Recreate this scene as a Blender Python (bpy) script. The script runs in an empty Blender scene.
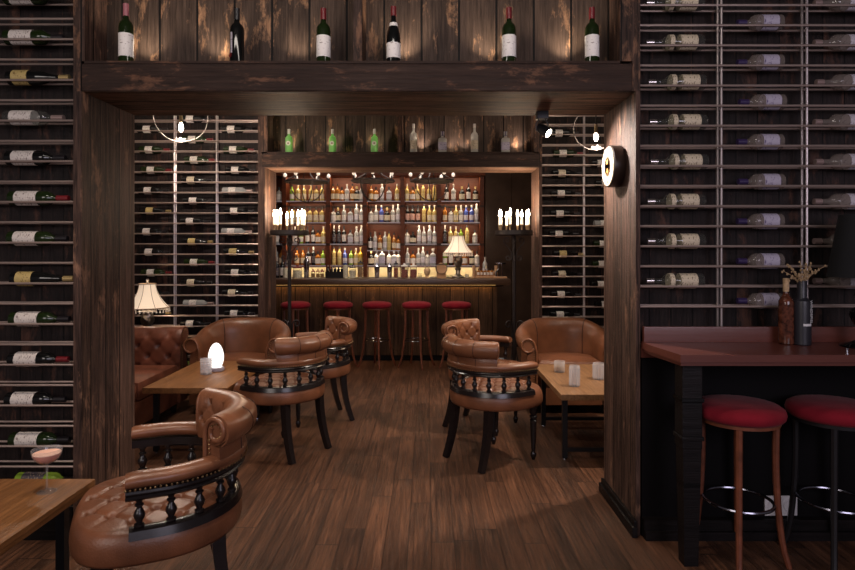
import bpy, bmesh, math, random
from mathutils import Vector, Matrix, Euler
C = bpy.context
SC = C.scene
COL = SC.collection
PI = math.pi
R = math.radians

# ------------------------------------------------------------------ camera
FPX = 600.0            # focal length in pixels of the 855 px wide frame
CAMH = 1.5
cam_d = bpy.data.cameras.new('camera')
cam_d.sensor_width = 36.0
cam_d.lens = FPX / 855.0 * 36.0
cam_d.shift_y = -35.0 / 855.0
cam_d.clip_start = 0.05
cam = bpy.data.objects.new('camera', cam_d)
cam.location = (0, 0, CAMH)
cam.rotation_euler = (R(90), 0, 0)
COL.objects.link(cam)
SC.camera = cam

# ------------------------------------------------------------------ world, exposure
w = bpy.data.worlds.new('world')
SC.world = w
w.use_nodes = True
w.node_tree.nodes['Background'].inputs[0].default_value = (0.66, 0.58, 0.64, 1)
w.node_tree.nodes['Background'].inputs[1].default_value = 0.10
SC.view_settings.view_transform = 'Standard'
SC.view_settings.look = 'None'
SC.view_settings.gamma = 1.0
SC.view_settings.exposure = 0.6
SC.view_settings.use_curve_mapping = False
SC.cycles.use_denoising = True
SC.cycles.max_bounces = 8
SC.cycles.transparent_max_bounces = 8
SC.cycles.sample_clamp_indirect = 4.0
SC.cycles.caustics_reflective = False
SC.cycles.caustics_refractive = False


def light(name, kind, loc, power, color=(1, .78, .55), aim=None, size=.1, size_y=None, spot=None, blend=.6):
    d = bpy.data.lights.new(name, kind)
    d.energy = power
    d.color = color
    if kind == 'AREA':
        d.size = size
        if size_y:
            d.shape = 'RECTANGLE'
            d.size_y = size_y
    else:
        d.shadow_soft_size = size
    if kind == 'SPOT':
        d.spot_size = R(spot or 60)
        d.spot_blend = blend
    o = bpy.data.objects.new(name, d)
    o.location = loc
    if aim is not None:
        v = Vector(aim) - Vector(loc)
        o.rotation_euler = v.to_track_quat('-Z', 'Y').to_euler()
    COL.objects.link(o)
    return o


WARM = (1, .72, .48)
SOFT = (1, .84, .70)
COOL = (.80, .80, 1.0)
# soft fill lights added behind the camera for the front room
light('front_fill', 'AREA', (2.2, -2.2, 2.4), 56, (.92, .84, 1.0), aim=(1.6, 3.2, 1.1), size=2.4, size_y=1.8)
light('front_fill', 'AREA', (-2.6, -1.6, 2.6), 40, (1, .88, .82), aim=(-1.2, 2.8, .6), size=2.0, size_y=1.6)
light('niche_label_fill', 'AREA', (-.4, 1.7, 3.2), 9, (1, .90, .80), aim=(-.4, 3.2, 2.6), size=2.6, size_y=.1)  # added strip of light without a fixture, brightens the niche labels
# recessed ceiling downlights
for (x, y, p, a) in ((-2.3, 4.7, 34, (-2.1, 4.7, 0)), (-.6, 4.6, 26, (-.5, 4.7, 0)), (.35, 5.4, 45, (.35, 5.2, 0)),
                     (-.4, 2.4, 40, (-.3, 2.6, 0)), (-1.5, 2.0, 60, (-1.35, 2.6, 0)), (.5, 2.4, 24, (.4, 2.7, 0))):
    light('downlight', 'SPOT', (x, y, 3.2), p, SOFT, aim=a, size=.06, spot=84, blend=.8)
light('downlight', 'SPOT', (2.0, 4.25, 2.75), 170, SOFT, aim=(.75, 4.0, 0), size=.05, spot=92, blend=.5)
# wall washers over the wine racks of the middle room
light('rack_washer', 'AREA', (-2.5, 5.5, 3.15), 3, SOFT, aim=(-2.5, 6.3, 1.3), size=1.4, size_y=.15)
light('rack_washer', 'AREA', (1.8, 5.5, 3.15), 2, SOFT, aim=(1.8, 6.3, 1.3), size=1.0, size_y=.15)
# bar room ceiling
light('bar_top_fill', 'AREA', (-.6, 7.9, 3.2), 14, (1, .86, .70), aim=(-.6, 8.25, 1.1), size=3.2, size_y=.2)  # added overhead fill that brightens the jars on the bar
light('bar_ceiling_light', 'AREA', (-.5, 7.2, 3.1), 26, (1, .86, .78), aim=(-.5, 7.3, 0), size=3.0, size_y=.6)


# ------------------------------------------------------------------ materials
def nodes_of(m):
    m.use_nodes = True
    nt = m.node_tree
    return nt, nt.nodes, nt.links, nt.nodes['Principled BSDF']


def mat(name, color, rough=.5, metal=0.0, trans=0.0, emit=None, estr=0.0, ior=1.45, sheen=0.0, coat=0.0, noise=None, bump=0.0, bscale=60):
    m = bpy.data.materials.new(name)
    nt, N, L, b = nodes_of(m)
    b.inputs['Base Color'].default_value = (*color, 1)
    b.inputs['Roughness'].default_value = rough
    b.inputs['Metallic'].default_value = metal
    b.inputs['Transmission Weight'].default_value = trans
    b.inputs['IOR'].default_value = ior
    b.inputs['Sheen Weight'].default_value = sheen
    b.inputs['Coat Weight'].default_value = coat
    if emit:
        b.inputs['Emission Color'].default_value = (*emit, 1)
        b.inputs['Emission Strength'].default_value = estr
    if noise or bump:
        tc = N.new('ShaderNodeTexCoord')
    if noise:
        sc_, amt = noise
        n = N.new('ShaderNodeTexNoise')
        n.inputs['Scale'].default_value = sc_
        n.inputs['Detail'].default_value = 5
        L.new(tc.outputs['Object'], n.inputs['Vector'])
        mx = N.new('ShaderNodeMix')
        mx.data_type = 'RGBA'
        mx.inputs['A'].default_value = (*[c * (1 - amt) for c in color], 1)
        mx.inputs['B'].default_value = (*[min(1, c * (1 + amt)) for c in color], 1)
        rp = N.new('ShaderNodeMapRange')
        rp.inputs['From Min'].default_value = .3
        rp.inputs['From Max'].default_value = .7
        L.new(n.outputs['Fac'], rp.inputs['Value'])
        L.new(rp.outputs['Result'], mx.inputs['Factor'])
        L.new(mx.outputs['Result'], b.inputs['Base Color'])
    if bump:
        n2 = N.new('ShaderNodeTexNoise')
        n2.inputs['Scale'].default_value = bscale
        n2.inputs['Detail'].default_value = 4
        L.new(tc.outputs['Object'], n2.inputs['Vector'])
        bp = N.new('ShaderNodeBump')
        bp.inputs['Strength'].default_value = bump
        bp.inputs['Distance'].default_value = .01
        L.new(n2.outputs['Fac'], bp.inputs['Height'])
        L.new(bp.outputs['Normal'], b.inputs['Normal'])
    return m


def wood(name, dark, light_, patch=None, along=2, across=0, width=.12, length=0.0, rough=.55, patch_amt=.55, grain=1.0, seam=.03, patch_scale=3.0, bump=.45, spec=.18, rndw=.28, crackle=.9, seam_dark=.25):
    """Planked wood: board rows along one axis, grain along another, worn bare patches of a lighter wood."""
    m = bpy.data.materials.new(name)
    nt, N, L, b = nodes_of(m)
    tc = N.new('ShaderNodeTexCoord')
    sp = N.new('ShaderNodeSeparateXYZ')
    L.new(tc.outputs['Object'], sp.inputs[0])

    def M(op, a, bb=None, c=None):
        n = N.new('ShaderNodeMath')
        n.operation = op
        for i, v in enumerate((a, bb, c)):
            if v is None:
                continue
            if isinstance(v, (int, float)):
                n.inputs[i].default_value = v
            else:
                L.new(v, n.inputs[i])
        return n.outputs[0]
    ax = sp.outputs[across]
    al = sp.outputs[along]
    ot = sp.outputs[3 - across - along]
    rows = M('DIVIDE', M('ADD', ax, 50.013), width)
    rid = M('FLOOR', rows)
    fr = M('FRACT', rows)
    edge = M('GREATER_THAN', M('ABSOLUTE', M('SUBTRACT', fr, .5)), .5 - seam)
    wn = N.new('ShaderNodeTexWhiteNoise')
    wn.noise_dimensions = '1D'
    L.new(rid, wn.inputs['W'])
    rnd = wn.outputs['Value']
    if length:
        cols = M('DIVIDE', M('ADD', M('ADD', al, 50.0), M('MULTIPLY', rnd, 7.3)), length)
        cid = M('FLOOR', cols)
        ce = M('GREATER_THAN', M('ABSOLUTE', M('SUBTRACT', M('FRACT', cols), .5)), .5 - .0025)
        edge = M('MAXIMUM', edge, ce)
        wn2 = N.new('ShaderNodeTexWhiteNoise')
        wn2.noise_dimensions = '2D'
        cv = N.new('ShaderNodeCombineXYZ')
        L.new(rid, cv.inputs[0])
        L.new(cid, cv.inputs[1])
        L.new(cv.outputs[0], wn2.inputs['Vector'])
        rnd = wn2.outputs['Value']
    # grain: stretched noise, shifted on every board
    cg = N.new('ShaderNodeCombineXYZ')
    L.new(M('ADD', M('MULTIPLY', al, 1.6), M('MULTIPLY', rnd, 37.0)), cg.inputs[0])
    L.new(M('MULTIPLY', ax, 34.0), cg.inputs[1])
    L.new(M('MULTIPLY', ot, 34.0), cg.inputs[2])
    ng = N.new('ShaderNodeTexNoise')
    ng.inputs['Scale'].default_value = 1.4
    ng.inputs['Detail'].default_value = 8
    ng.inputs['Roughness'].default_value = .74
    ng.inputs['Distortion'].default_value = .5
    L.new(cg.outputs[0], ng.inputs['Vector'])
    mr = N.new('ShaderNodeMapRange')
    mr.inputs['From Min'].default_value = .37
    mr.inputs['From Max'].default_value = .64
    L.new(ng.outputs['Fac'], mr.inputs['Value'])
    # broad weathering: slow streaks that let the stain run from dark to worn
    cb = N.new('ShaderNodeCombineXYZ')
    L.new(M('ADD', M('MULTIPLY', al, 1.1), M('MULTIPLY', rnd, 5.0)), cb.inputs[0])
    L.new(M('MULTIPLY', ax, 7.0), cb.inputs[1])
    L.new(M('MULTIPLY', ot, 7.0), cb.inputs[2])
    nb_ = N.new('ShaderNodeTexNoise')
    nb_.inputs['Scale'].default_value = 1.3
    nb_.inputs['Detail'].default_value = 4
    nb_.inputs['Roughness'].default_value = .6
    L.new(cb.outputs[0], nb_.inputs['Vector'])
    mb_ = N.new('ShaderNodeMapRange')
    mb_.inputs['From Min'].default_value = .36
    mb_.inputs['From Max'].default_value = .68
    L.new(nb_.outputs['Fac'], mb_.inputs['Value'])
    tone = M('ADD', M('MULTIPLY', M('MULTIPLY', mr.outputs[0], .85 * grain), M('ADD', M('MULTIPLY', mb_.outputs[0], .8), .2)), M('MULTIPLY', rnd, rndw))
    # fine crackle along the grain
    cf = N.new('ShaderNodeCombineXYZ')
    L.new(M('ADD', M('MULTIPLY', al, 7.0), M('MULTIPLY', rnd, 19.0)), cf.inputs[0])
    L.new(M('MULTIPLY', ax, 95.0), cf.inputs[1])
    L.new(M('MULTIPLY', ot, 95.0), cf.inputs[2])
    nf = N.new('ShaderNodeTexNoise')
    nf.inputs['Scale'].default_value = 1.0
    nf.inputs['Detail'].default_value = 3
    L.new(cf.outputs[0], nf.inputs['Vector'])
    tone = M('ADD', tone, M('MULTIPLY', M('SUBTRACT', nf.outputs['Fac'], .5), crackle))
    mx = N.new('ShaderNodeMix')
    mx.data_type = 'RGBA'
    mx.inputs['A'].default_value = (*dark, 1)
    mx.inputs['B'].default_value = (*light_, 1)
    L.new(tone, mx.inputs['Factor'])
    out = mx.outputs['Result']
    if patch:
        cp = N.new('ShaderNodeCombineXYZ')
        L.new(M('ADD', M('MULTIPLY', al, 1.0), M('MULTIPLY', rnd, 11.0)), cp.inputs[0])
        L.new(M('MULTIPLY', ax, 2.6), cp.inputs[1])
        L.new(M('MULTIPLY', ot, 2.6), cp.inputs[2])
        n2 = N.new('ShaderNodeTexNoise')
        n2.inputs['Scale'].default_value = patch_scale
        n2.inputs['Detail'].default_value = 7
        n2.inputs['Roughness'].default_value = .72
        n2.inputs['Distortion'].default_value = .25
        L.new(cp.outputs[0], n2.inputs['Vector'])
        m2 = N.new('ShaderNodeMapRange')
        m2.inputs['From Min'].default_value = patch_amt
        m2.inputs['From Max'].default_value = patch_amt + .09
        L.new(n2.outputs['Fac'], m2.inputs['Value'])
        mp = N.new('ShaderNodeMix')
        mp.data_type = 'RGBA'
        mp.inputs['B'].default_value = (*patch, 1)
        L.new(M('MULTIPLY', m2.outputs[0], M('ADD', .45, M('MULTIPLY', mr.outputs[0], .5))), mp.inputs['Factor'])
        L.new(out, mp.inputs['A'])
        out = mp.outputs['Result']
    me = N.new('ShaderNodeMix')
    me.data_type = 'RGBA'
    me.inputs['B'].default_value = (*[c * seam_dark for c in dark], 1)
    L.new(edge, me.inputs['Factor'])
    L.new(out, me.inputs['A'])
    L.new(me.outputs['Result'], b.inputs['Base Color'])
    b.inputs['Roughness'].default_value = rough
    b.inputs['Specular IOR Level'].default_value = spec
    bp = N.new('ShaderNodeBump')
    bp.inputs['Strength'].default_value = bump
    bp.inputs['Distance'].default_value = .006
    L.new(M('SUBTRACT', mr.outputs[0], M('MULTIPLY', edge, 2.0)), bp.inputs['Height'])
    L.new(bp.outputs['Normal'], b.inputs['Normal'])
    return m


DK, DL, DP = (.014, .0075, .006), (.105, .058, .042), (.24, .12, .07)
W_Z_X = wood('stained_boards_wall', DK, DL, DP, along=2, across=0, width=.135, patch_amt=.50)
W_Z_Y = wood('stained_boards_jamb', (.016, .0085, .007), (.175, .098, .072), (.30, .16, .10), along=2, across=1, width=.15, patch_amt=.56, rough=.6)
W_X_Y = wood('stained_boards_soffit', (.022,.012,.009), (.33, .19, .13), None, along=0, across=1, width=.19, rough=.55, crackle=1.3)  # lighter than the other boards: upward pendant light put into the colour
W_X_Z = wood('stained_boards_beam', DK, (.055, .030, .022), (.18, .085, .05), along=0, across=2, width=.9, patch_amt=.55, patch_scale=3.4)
W_NICHE = wood('worn_boards_niche', (.020, .012, .009), (.095, .060, .044), (.34, .18, .10), along=2, across=0, width=.21, patch_amt=.555, patch_scale=3.2)
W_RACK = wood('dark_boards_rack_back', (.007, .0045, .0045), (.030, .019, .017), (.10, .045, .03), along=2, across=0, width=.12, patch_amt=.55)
W_BAR = wood('brown_boards_bar_front', (.028, .015, .009), (.12, .064, .036), (.2, .10, .05), along=2, across=0, width=.19, patch_amt=.6, rough=.6)
W_FLOOR = wood('floor_planks', (.024, .0105, .0062), (.20, .086, .044), None, along=1, across=0, width=.118, length=1.15, rough=.42, seam=.014, bump=.6, spec=.35, rndw=.20, crackle=.4, seam_dark=.45)
W_TABLE = wood('oak_table_top', (.125, .050, .016), (.35, .155, .054), None, along=1, across=0, width=.16, rough=.45, seam=.004, bump=.3, spec=.28, rndw=.15)
W_TABLEP = wood('pale_oak_table_top', (.14, .066, .027), (.32, .168, .078), None, along=1, across=0, width=.16, rough=.45, seam=.004, bump=.3, spec=.28, rndw=.15)
W_BLACK = wood('black_painted_wood', (.004, .003, .003), (.012, .009, .009), None, along=0, across=2, width=.4, rough=.45, bump=.2)
W_SHELF = wood('mahogany_shelf', (.050, .011, .0045), (.115, .028, .009), None, along=0, across=2, width=.6, rough=.45, bump=.15)
W_COUNTER = wood('red_brown_counter', (.095, .026, .018), (.125, .036, .025), None, along=0, across=1, width=3.0, rough=.33, bump=.05, spec=.5)
W_BARTOP = wood('bar_top_wood', (.035, .018, .011), (.10, .05, .028), None, along=0, across=1, width=.9, rough=.3, bump=.1, spec=.5)
W_LIGHT = wood('light_wood', (.36, .20, .11), (.52, .32, .18), None, along=0, across=2, width=.2, rough=.55)
LEATHER = mat('tan_leather', (.168, .064, .030), rough=.32, noise=(7, .28), bump=.12, bscale=160)
LEATHER_SEAT = mat('tan_leather_seat', (.148, .054, .025), rough=.36, noise=(7, .3), bump=.14, bscale=150)
SEAM = mat('dark_stitched_seam', (.05, .018, .009), rough=.5)
LEATHER_RED = mat('oxblood_tan_leather', (.145, .048, .027), rough=.36, noise=(7, .4), bump=.12, bscale=150)
EBONY = mat('black_lacquer_wood', (.010, .007, .007), rough=.25)
BRASS = mat('aged_brass', (.42, .30, .17), rough=.35, metal=1)
RODM = mat('brushed_rod_metal', (.52, .40, .35), rough=.36, metal=.72)
POSTM = mat('bright_post_metal', (.50, .43, .42), rough=.34, metal=.75)
HOOPM = mat('pale_hoop_metal', (.20, .17, .15), rough=.45, metal=.6)
BLACKPAINT = mat('plain_black_paint', (.0035, .0028, .0032), rough=.6)
BLACKPAINT.node_tree.nodes['Principled BSDF'].inputs['Specular IOR Level'].default_value = .12
BLACKM = mat('black_steel', (.012, .012, .014), rough=.4, metal=.3)
IRON = mat('wrought_iron', (.05, .042, .04), rough=.45, metal=.7)
CHROME = mat('chrome', (.55, .56, .62), rough=.12, metal=1)
VELVET = mat('red_velvet', (.175, .009, .017), rough=.9, sheen=.05, noise=(9, .22), bump=.2, bscale=220)
VELVET.node_tree.nodes['Principled BSDF'].inputs['Specular IOR Level'].default_value = .08
DARKCHROME = mat('dark_chrome', (.20, .20, .24), rough=.22, metal=1)
LEGWOOD = mat('red_brown_stool_leg', (.15, .045, .022), rough=.38, noise=(20, .3))
LEGBLACK = mat('black_stool_leg', (.010, .009, .010), rough=.35)
CREAM = mat('cream_shade', (.72, .58, .44), rough=.9, emit=(1, .80, .60), estr=.30)
BEAD = mat('glass_beads', (.75, .68, .6), rough=.15)
SILVER = mat('twisted_silver_base', (.28, .25, .22), rough=.3, metal=1)
CANDLE = mat('candle_wax', (.85, .78, .66), rough=.6, emit=(1, .82, .6), estr=.6)
FLAME = mat('candle_flame', (1, .9, .7), emit=(1, .86, .66), estr=30)
BULB = mat('frosted_bulb', (.95, .9, .84), rough=.3, emit=(1, .85, .68), estr=28)
BULB_DIM = mat('dim_frosted_bulb', (.85, .76, .68), rough=.3, emit=(1, .82, .68), estr=.35)
EGGM = mat('glowing_egg_glass', (1, .98, .95), rough=.3, emit=(1, .97, .93), estr=.85)
BLACKG = mat('gloss_black_panel', (.040, .024, .017), rough=.14, noise=(3, .3))
BLACKLAMP = mat('gloss_black_lamp', (.004, .004, .005), rough=.06)
BLACKSHADE = mat('black_fabric_shade', (.008, .008, .009), rough=.85, bump=.2, bscale=300)
MATTEBLACK = mat('matte_black_glass', (.018, .017, .022), rough=.38)
WHITE = mat('white_plastic', (.62, .6, .6), rough=.4)
CLOCKFACE = mat('cream_dial', (.52, .45, .34), rough=.4)
CLOCKRIM = mat('dark_brown_rim', (.022, .012, .009), rough=.35)
DIALDARK = mat('dial_dark_ring', (.10, .06, .03), rough=.4)
DIALGOLD = mat('dial_gold_print', (.55, .27, .06), rough=.4)
GRASSM = mat('dried_grass', (.36, .24, .13), rough=.9)
CORK = mat('cork', (.45, .30, .17), rough=.85, noise=(60, .3))
PLASTER = mat('dark_ceiling_paint', (.02, .016, .015), rough=.9)
TILE = mat('cream_splash_tile', (.80, .66, .42), rough=.25, noise=(8, .15))
def thin_glass(name, tint=(.96, .97, .97), haze=0.0, haze_col=(.8, .8, .8), rough=.02):
    """Thin clear glass: see-through with Fresnel reflections, and a little haze for cut or filled glass."""
    m = bpy.data.materials.new(name)
    m.use_nodes = True
    nt = m.node_tree
    N, L = nt.nodes, nt.links
    N.clear()
    out = N.new('ShaderNodeOutputMaterial')
    tr = N.new('ShaderNodeBsdfTransparent')
    tr.inputs[0].default_value = (*tint, 1)
    gl = N.new('ShaderNodeBsdfGlossy')
    gl.inputs['Roughness'].default_value = rough
    fr = N.new('ShaderNodeFresnel')
    ge = N.new('ShaderNodeNewGeometry')      # both sides of a thin wall reflect alike
    io = N.new('ShaderNodeMapRange')
    io.inputs['To Min'].default_value = 1.5
    io.inputs['To Max'].default_value = 1 / 1.5
    L.new(ge.outputs['Backfacing'], io.inputs['Value'])
    L.new(io.outputs[0], fr.inputs[0])
    mx = N.new('ShaderNodeMixShader')
    L.new(fr.outputs[0], mx.inputs[0])
    L.new(tr.outputs[0], mx.inputs[1])
    L.new(gl.outputs[0], mx.inputs[2])
    last = mx
    if haze:
        df = N.new('ShaderNodeBsdfDiffuse')
        df.inputs[0].default_value = (*haze_col, 1)
        tl = N.new('ShaderNodeBsdfTranslucent')
        tl.inputs[0].default_value = (*haze_col, 1)
        m1 = N.new('ShaderNodeMixShader')
        L.new(df.outputs[0], m1.inputs[1])
        L.new(tl.outputs[0], m1.inputs[2])
        m2 = N.new('ShaderNodeMixShader')
        m2.inputs[0].default_value = haze
        L.new(mx.outputs[0], m2.inputs[1])
        L.new(m1.outputs[0], m2.inputs[2])
        last = m2
    L.new(last.outputs[0], out.inputs[0])
    return m


CLEAR = thin_glass('clear_glass')
COUPE = thin_glass('coupe_glass', haze=.10, haze_col=(.95, .95, 1.0))
CRYSTAL = thin_glass('cut_crystal', haze=.32, haze_col=(.97, .95, 1.0), rough=.06)
G_THIN = thin_glass('thin_clear_bottle_glass', (.80, .82, .80), .05, (.7, .7, .66))
G_GLOWT = thin_glass('glowing_green_bottle_glass', (.62, .95, .55), .5, (.45, .85, .35))
G_HAZEW = thin_glass('white_hazy_bottle_glass', (.9, .9, .88), .5, (.85, .82, .76))
G_HAZE = thin_glass('rosy_clear_bottle_glass', (.82, .78, .76), .26, (.66, .56, .50))
DRINK = mat('pink_cocktail', (.72, .24, .16), rough=.2)
FOAM = mat('pink_foam', (.85, .50, .38), rough=.6)
AMBER = mat('amber_drink', (.75, .42, .06), rough=.05, trans=.7)
G_GREEN = mat('dark_green_bottle_glass', (.012, .022, .006), rough=.06, trans=.15)
G_DARK = mat('near_black_bottle_glass', (.006, .006, .006), rough=.06)
G_LIME = mat('lime_green_bottle_glass', (.30, .46, .05), rough=.08, trans=.4)
G_GLOW = mat('green_bottle_glass', (.16, .42, .14), rough=.05, trans=.6)
G_CLEAR = mat('clear_bottle_glass', (.70, .70, .68), rough=.05, trans=.62)
G_PALE = mat('pale_spirit_bottle_glass', (.58, .53, .47), rough=.06, trans=.4)
G_GOLD = mat('pale_gold_spirit', (.68, .50, .18), rough=.06, trans=.45)
G_AMBER = mat('amber_spirit', (.42, .15, .025), rough=.06, trans=.4)
G_BLUE = mat('blue_spirit', (.10, .14, .48), rough=.06, trans=.4)
G_YELLOW = mat('yellow_spirit', (.75, .47, .04), rough=.06, trans=.4)
G_COPPER = mat('copper_flake_glass', (.085, .026, .014), rough=.08, noise=(42, .9))


def label_mat(name, base, ink, band=.5, scale=70):
    m = bpy.data.materials.new(name)
    nt, N, L, b = nodes_of(m)
    tc = N.new('ShaderNodeTexCoord')
    mp = N.new('ShaderNodeMapping')
    mp.inputs['Scale'].default_value = (1, 1, 2.4)
    L.new(tc.outputs['Object'], mp.inputs[0])
    n = N.new('ShaderNodeTexNoise')
    n.inputs['Scale'].default_value = scale
    n.inputs['Detail'].default_value = 2
    L.new(mp.outputs[0], n.inputs['Vector'])
    rr = N.new('ShaderNodeMapRange')
    rr.inputs['From Min'].default_value = .56 + .06 * (1 - band)
    rr.inputs['From Max'].default_value = .62 + .06 * (1 - band)
    L.new(n.outputs['Fac'], rr.inputs['Value'])
    mx = N.new('ShaderNodeMix')
    mx.data_type = 'RGBA'
    mx.inputs['A'].default_value = (*base, 1)
    mx.inputs['B'].default_value = (*ink, 1)
    L.new(rr.outputs[0], mx.inputs['Factor'])
    L.new(mx.outputs['Result'], b.inputs['Base Color'])
    b.inputs['Roughness'].default_value = .6
    return m


L_WHITE = label_mat('white_paper_label', (.62, .56, .52), (.20, .15, .14))
L_CREAM = label_mat('cream_paper_label', (.56, .47, .34), (.14, .10, .07))
L_GOLD = label_mat('gold_paper_label', (.46, .34, .13), (.12, .07, .02))
L_VIOLET = label_mat('violet_paper_label', (.40, .36, .45), (.10, .07, .16), scale=60)
L_PALE = label_mat('pale_lilac_label', (.50, .46, .50), (.22, .18, .22))
L_PINK = label_mat('pink_paper_label', (.52, .30, .24), (.1, .04, .03))
L_DARK = label_mat('dark_printed_label', (.05, .04, .05), (.4, .3, .2))
C_SILVER = mat('silver_cap', (.55, .5, .48), rough=.18, metal=.9)
L_LIT = label_mat('lit_white_label', (.86, .80, .76), (.40, .33, .30), band=0, scale=60)  # white raised for the niche: light on the labels put into the colour
C_RED = mat('dark_red_capsule', (.15, .012, .016), rough=.35)
C_PINK = mat('rose_capsule', (.36, .12, .14), rough=.4)
C_BLACK = mat('black_capsule', (.012, .01, .012), rough=.35)
C_GOLD = mat('gold_foil_capsule', (.50, .36, .16), rough=.35, metal=.6)
C_WHITE = mat('white_cap', (.66, .62, .58), rough=.4)
C_STOP = mat('pale_stopper', (.30, .26, .22), rough=.4)
C_VIOLET = mat('violet_cap', (.035, .022, .075), rough=.3)
C_GREY = mat('rosy_grey_cap', (.34, .24, .22), rough=.3, metal=.4)


# ------------------------------------------------------------------ mesh builder
class MB:
    def __init__(s):
        s.v, s.f, s.m = [], [], []
        s.mi = 0

    def add(s, verts, faces):
        o = len(s.v)
        s.v += [tuple(p) for p in verts]
        for f in faces:
            s.f.append(tuple(i + o for i in f))
            s.m.append(s.mi)
        return s

    def box(s, x0, x1, y0, y1, z0, z1, b=0.0):
        if b:
            b = min(b, .45 * min(abs(x1 - x0), abs(y1 - y0), abs(z1 - z0)))
            bm = bmesh.new()
            bmesh.ops.create_cube(bm, size=1)
            for v in bm.verts:
                v.co = Vector(((x0 + x1) / 2 + v.co.x * (x1 - x0), (y0 + y1) / 2 + v.co.y * (y1 - y0), (z0 + z1) / 2 + v.co.z * (z1 - z0)))
            bmesh.ops.bevel(bm, geom=bm.edges[:], offset=b, segments=2, affect='EDGES', profile=.7)
            bm.verts.index_update()
            s.add([v.co[:] for v in bm.verts], [[v.index for v in f.verts] for f in bm.faces])
            bm.free()
            return s
        vs = [(x0, y0, z0), (x1, y0, z0), (x1, y1, z0), (x0, y1, z0), (x0, y0, z1), (x1, y0, z1), (x1, y1, z1), (x0, y1, z1)]
        return s.add(vs, [(0, 3, 2, 1), (4, 5, 6, 7), (0, 1, 5, 4), (1, 2, 6, 5), (2, 3, 7, 6), (3, 0, 4, 7)])

    def prism(s, poly, z0, z1):
        n = len(poly)
        vs = [(x, y, z0) for x, y in poly] + [(x, y, z1) for x, y in poly]
        fs = [tuple(range(n - 1, -1, -1)), tuple(range(n, 2 * n))]
        fs += [(i, (i + 1) % n, n + (i + 1) % n, n + i) for i in range(n)]
        return s.add(vs, fs)

    def loft(s, rings, closed=False, cap=True):
        """rings: equal-length closed loops of points."""
        n = len(rings[0])
        vs = [p for r in rings for p in r]
        fs = []
        k = len(rings)
        for i in range(k if closed else k - 1):
            a, b = i * n, ((i + 1) % k) * n
            for j in range(n):
                j2 = (j + 1) % n
                fs.append((a + j, a + j2, b + j2, b + j))
        if cap and not closed:
            fs.append(tuple(range(n - 1, -1, -1)))
            fs.append(tuple((k - 1) * n + j for j in range(n)))
        return s.add(vs, fs)

    def tube(s, pts, r, seg=8, closed=False, sq=False):
        pts = [Vector(p) for p in pts]
        n = len(pts)
        rr = r if isinstance(r, (list, tuple)) else [r] * n
        rings = []
        up = None
        for i, p in enumerate(pts):
            if closed:
                t = pts[(i + 1) % n] - pts[i - 1]
            else:
                t = pts[min(i + 1, n - 1)] - pts[max(i - 1, 0)]
            t.normalize()
            if up is None:
                up = Vector((0, 0, 1)) if abs(t.z) < .9 else Vector((1, 0, 0))
            a = up - t * up.dot(t)
            if a.length < 1e-5:
                a = Vector((0, 1, 0)) - t * t.y
            a.normalize()
            up = a
            bb = t.cross(a)
            off = PI / 4 if sq else 0
            k = 4 if sq else seg
            rings.append([p + a * (rr[i] * math.cos(2 * PI * j / k + off)) + bb * (rr[i] * math.sin(2 * PI * j / k + off)) for j in range(k)])
        return s.loft(rings, closed=closed)

    def lathe(s, prof, c=(0, 0, 0), seg=16, rot=None, sq=0.0, mis=None):
        """prof: (r, z) bottom to top; sq > 0 makes a rounded square section."""
        rings = []
        for r, z in prof:
            ring = []
            for j in range(seg):
                a = 2 * PI * (j + .5) / seg
                ca, sa = math.cos(a), math.sin(a)
                k = 1.0
                if sq:
                    p = 2 + 8 * sq
                    k = (abs(ca) ** p + abs(sa) ** p) ** (-1 / p)
                q = Vector((r * k * ca, r * k * sa, z))
                if rot is not None:
                    q = rot @ q
                ring.append(q + Vector(c))
            rings.append(ring)
        n = seg
        vs = [p for r in rings for p in r]
        o = len(s.v)
        s.v += [tuple(p) for p in vs]
        for i in range(len(rings) - 1):
            for j in range(n):
                j2 = (j + 1) % n
                s.f.append((o + i * n + j, o + i * n + j2, o + (i + 1) * n + j2, o + (i + 1) * n + j))
                s.m.append(mis[i] if mis else s.mi)
        if prof[0][0] > 1e-4:
            s.f.append(tuple(o + j for j in range(n - 1, -1, -1)))
            s.m.append(mis[0] if mis else s.mi)
        if prof[-1][0] > 1e-4:
            s.f.append(tuple(o + (len(rings) - 1) * n + j for j in range(n)))
            s.m.append(mis[-1] if mis else s.mi)
        return s

    def ball(s, c, r, seg=6, rings=4, sz=1.0):
        prof = [(r * math.sin(PI * i / rings) + (1e-5 if i in (0, rings) else 0), -r * sz * math.cos(PI * i / rings)) for i in range(rings + 1)]
        return s.lathe(prof, c, seg)

    def build(s, name, mats, parent=None, loc=None, rot=None, smooth=35):
        me = bpy.data.meshes.new(name)
        me.from_pydata(s.v, [], s.f)
        if not isinstance(mats, (list, tuple)):
            mats = [mats]
        for m in mats:
            me.materials.append(m)
        me.polygons.foreach_set('material_index', s.m)
        bm = bmesh.new()
        bm.from_mesh(me)
        bmesh.ops.recalc_face_normals(bm, faces=bm.faces[:])
        bm.to_mesh(me)
        bm.free()
        if smooth:
            me.polygons.foreach_set('use_smooth', [True] * len(me.polygons))
            me.set_sharp_from_angle(angle=R(smooth))
        me.update()
        o = bpy.data.objects.new(name, me)
        if parent is not None:
            o.parent = parent
        if loc is not None:
            o.location = loc
        if rot is not None:
            o.rotation_euler = rot
        COL.objects.link(o)
        return o


def tag(o, label, cat, group=None):
    o['label'] = label
    o['category'] = cat
    if group:
        o['group'] = group
    elif 'group' in o:
        del o['group']
    return o


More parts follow.
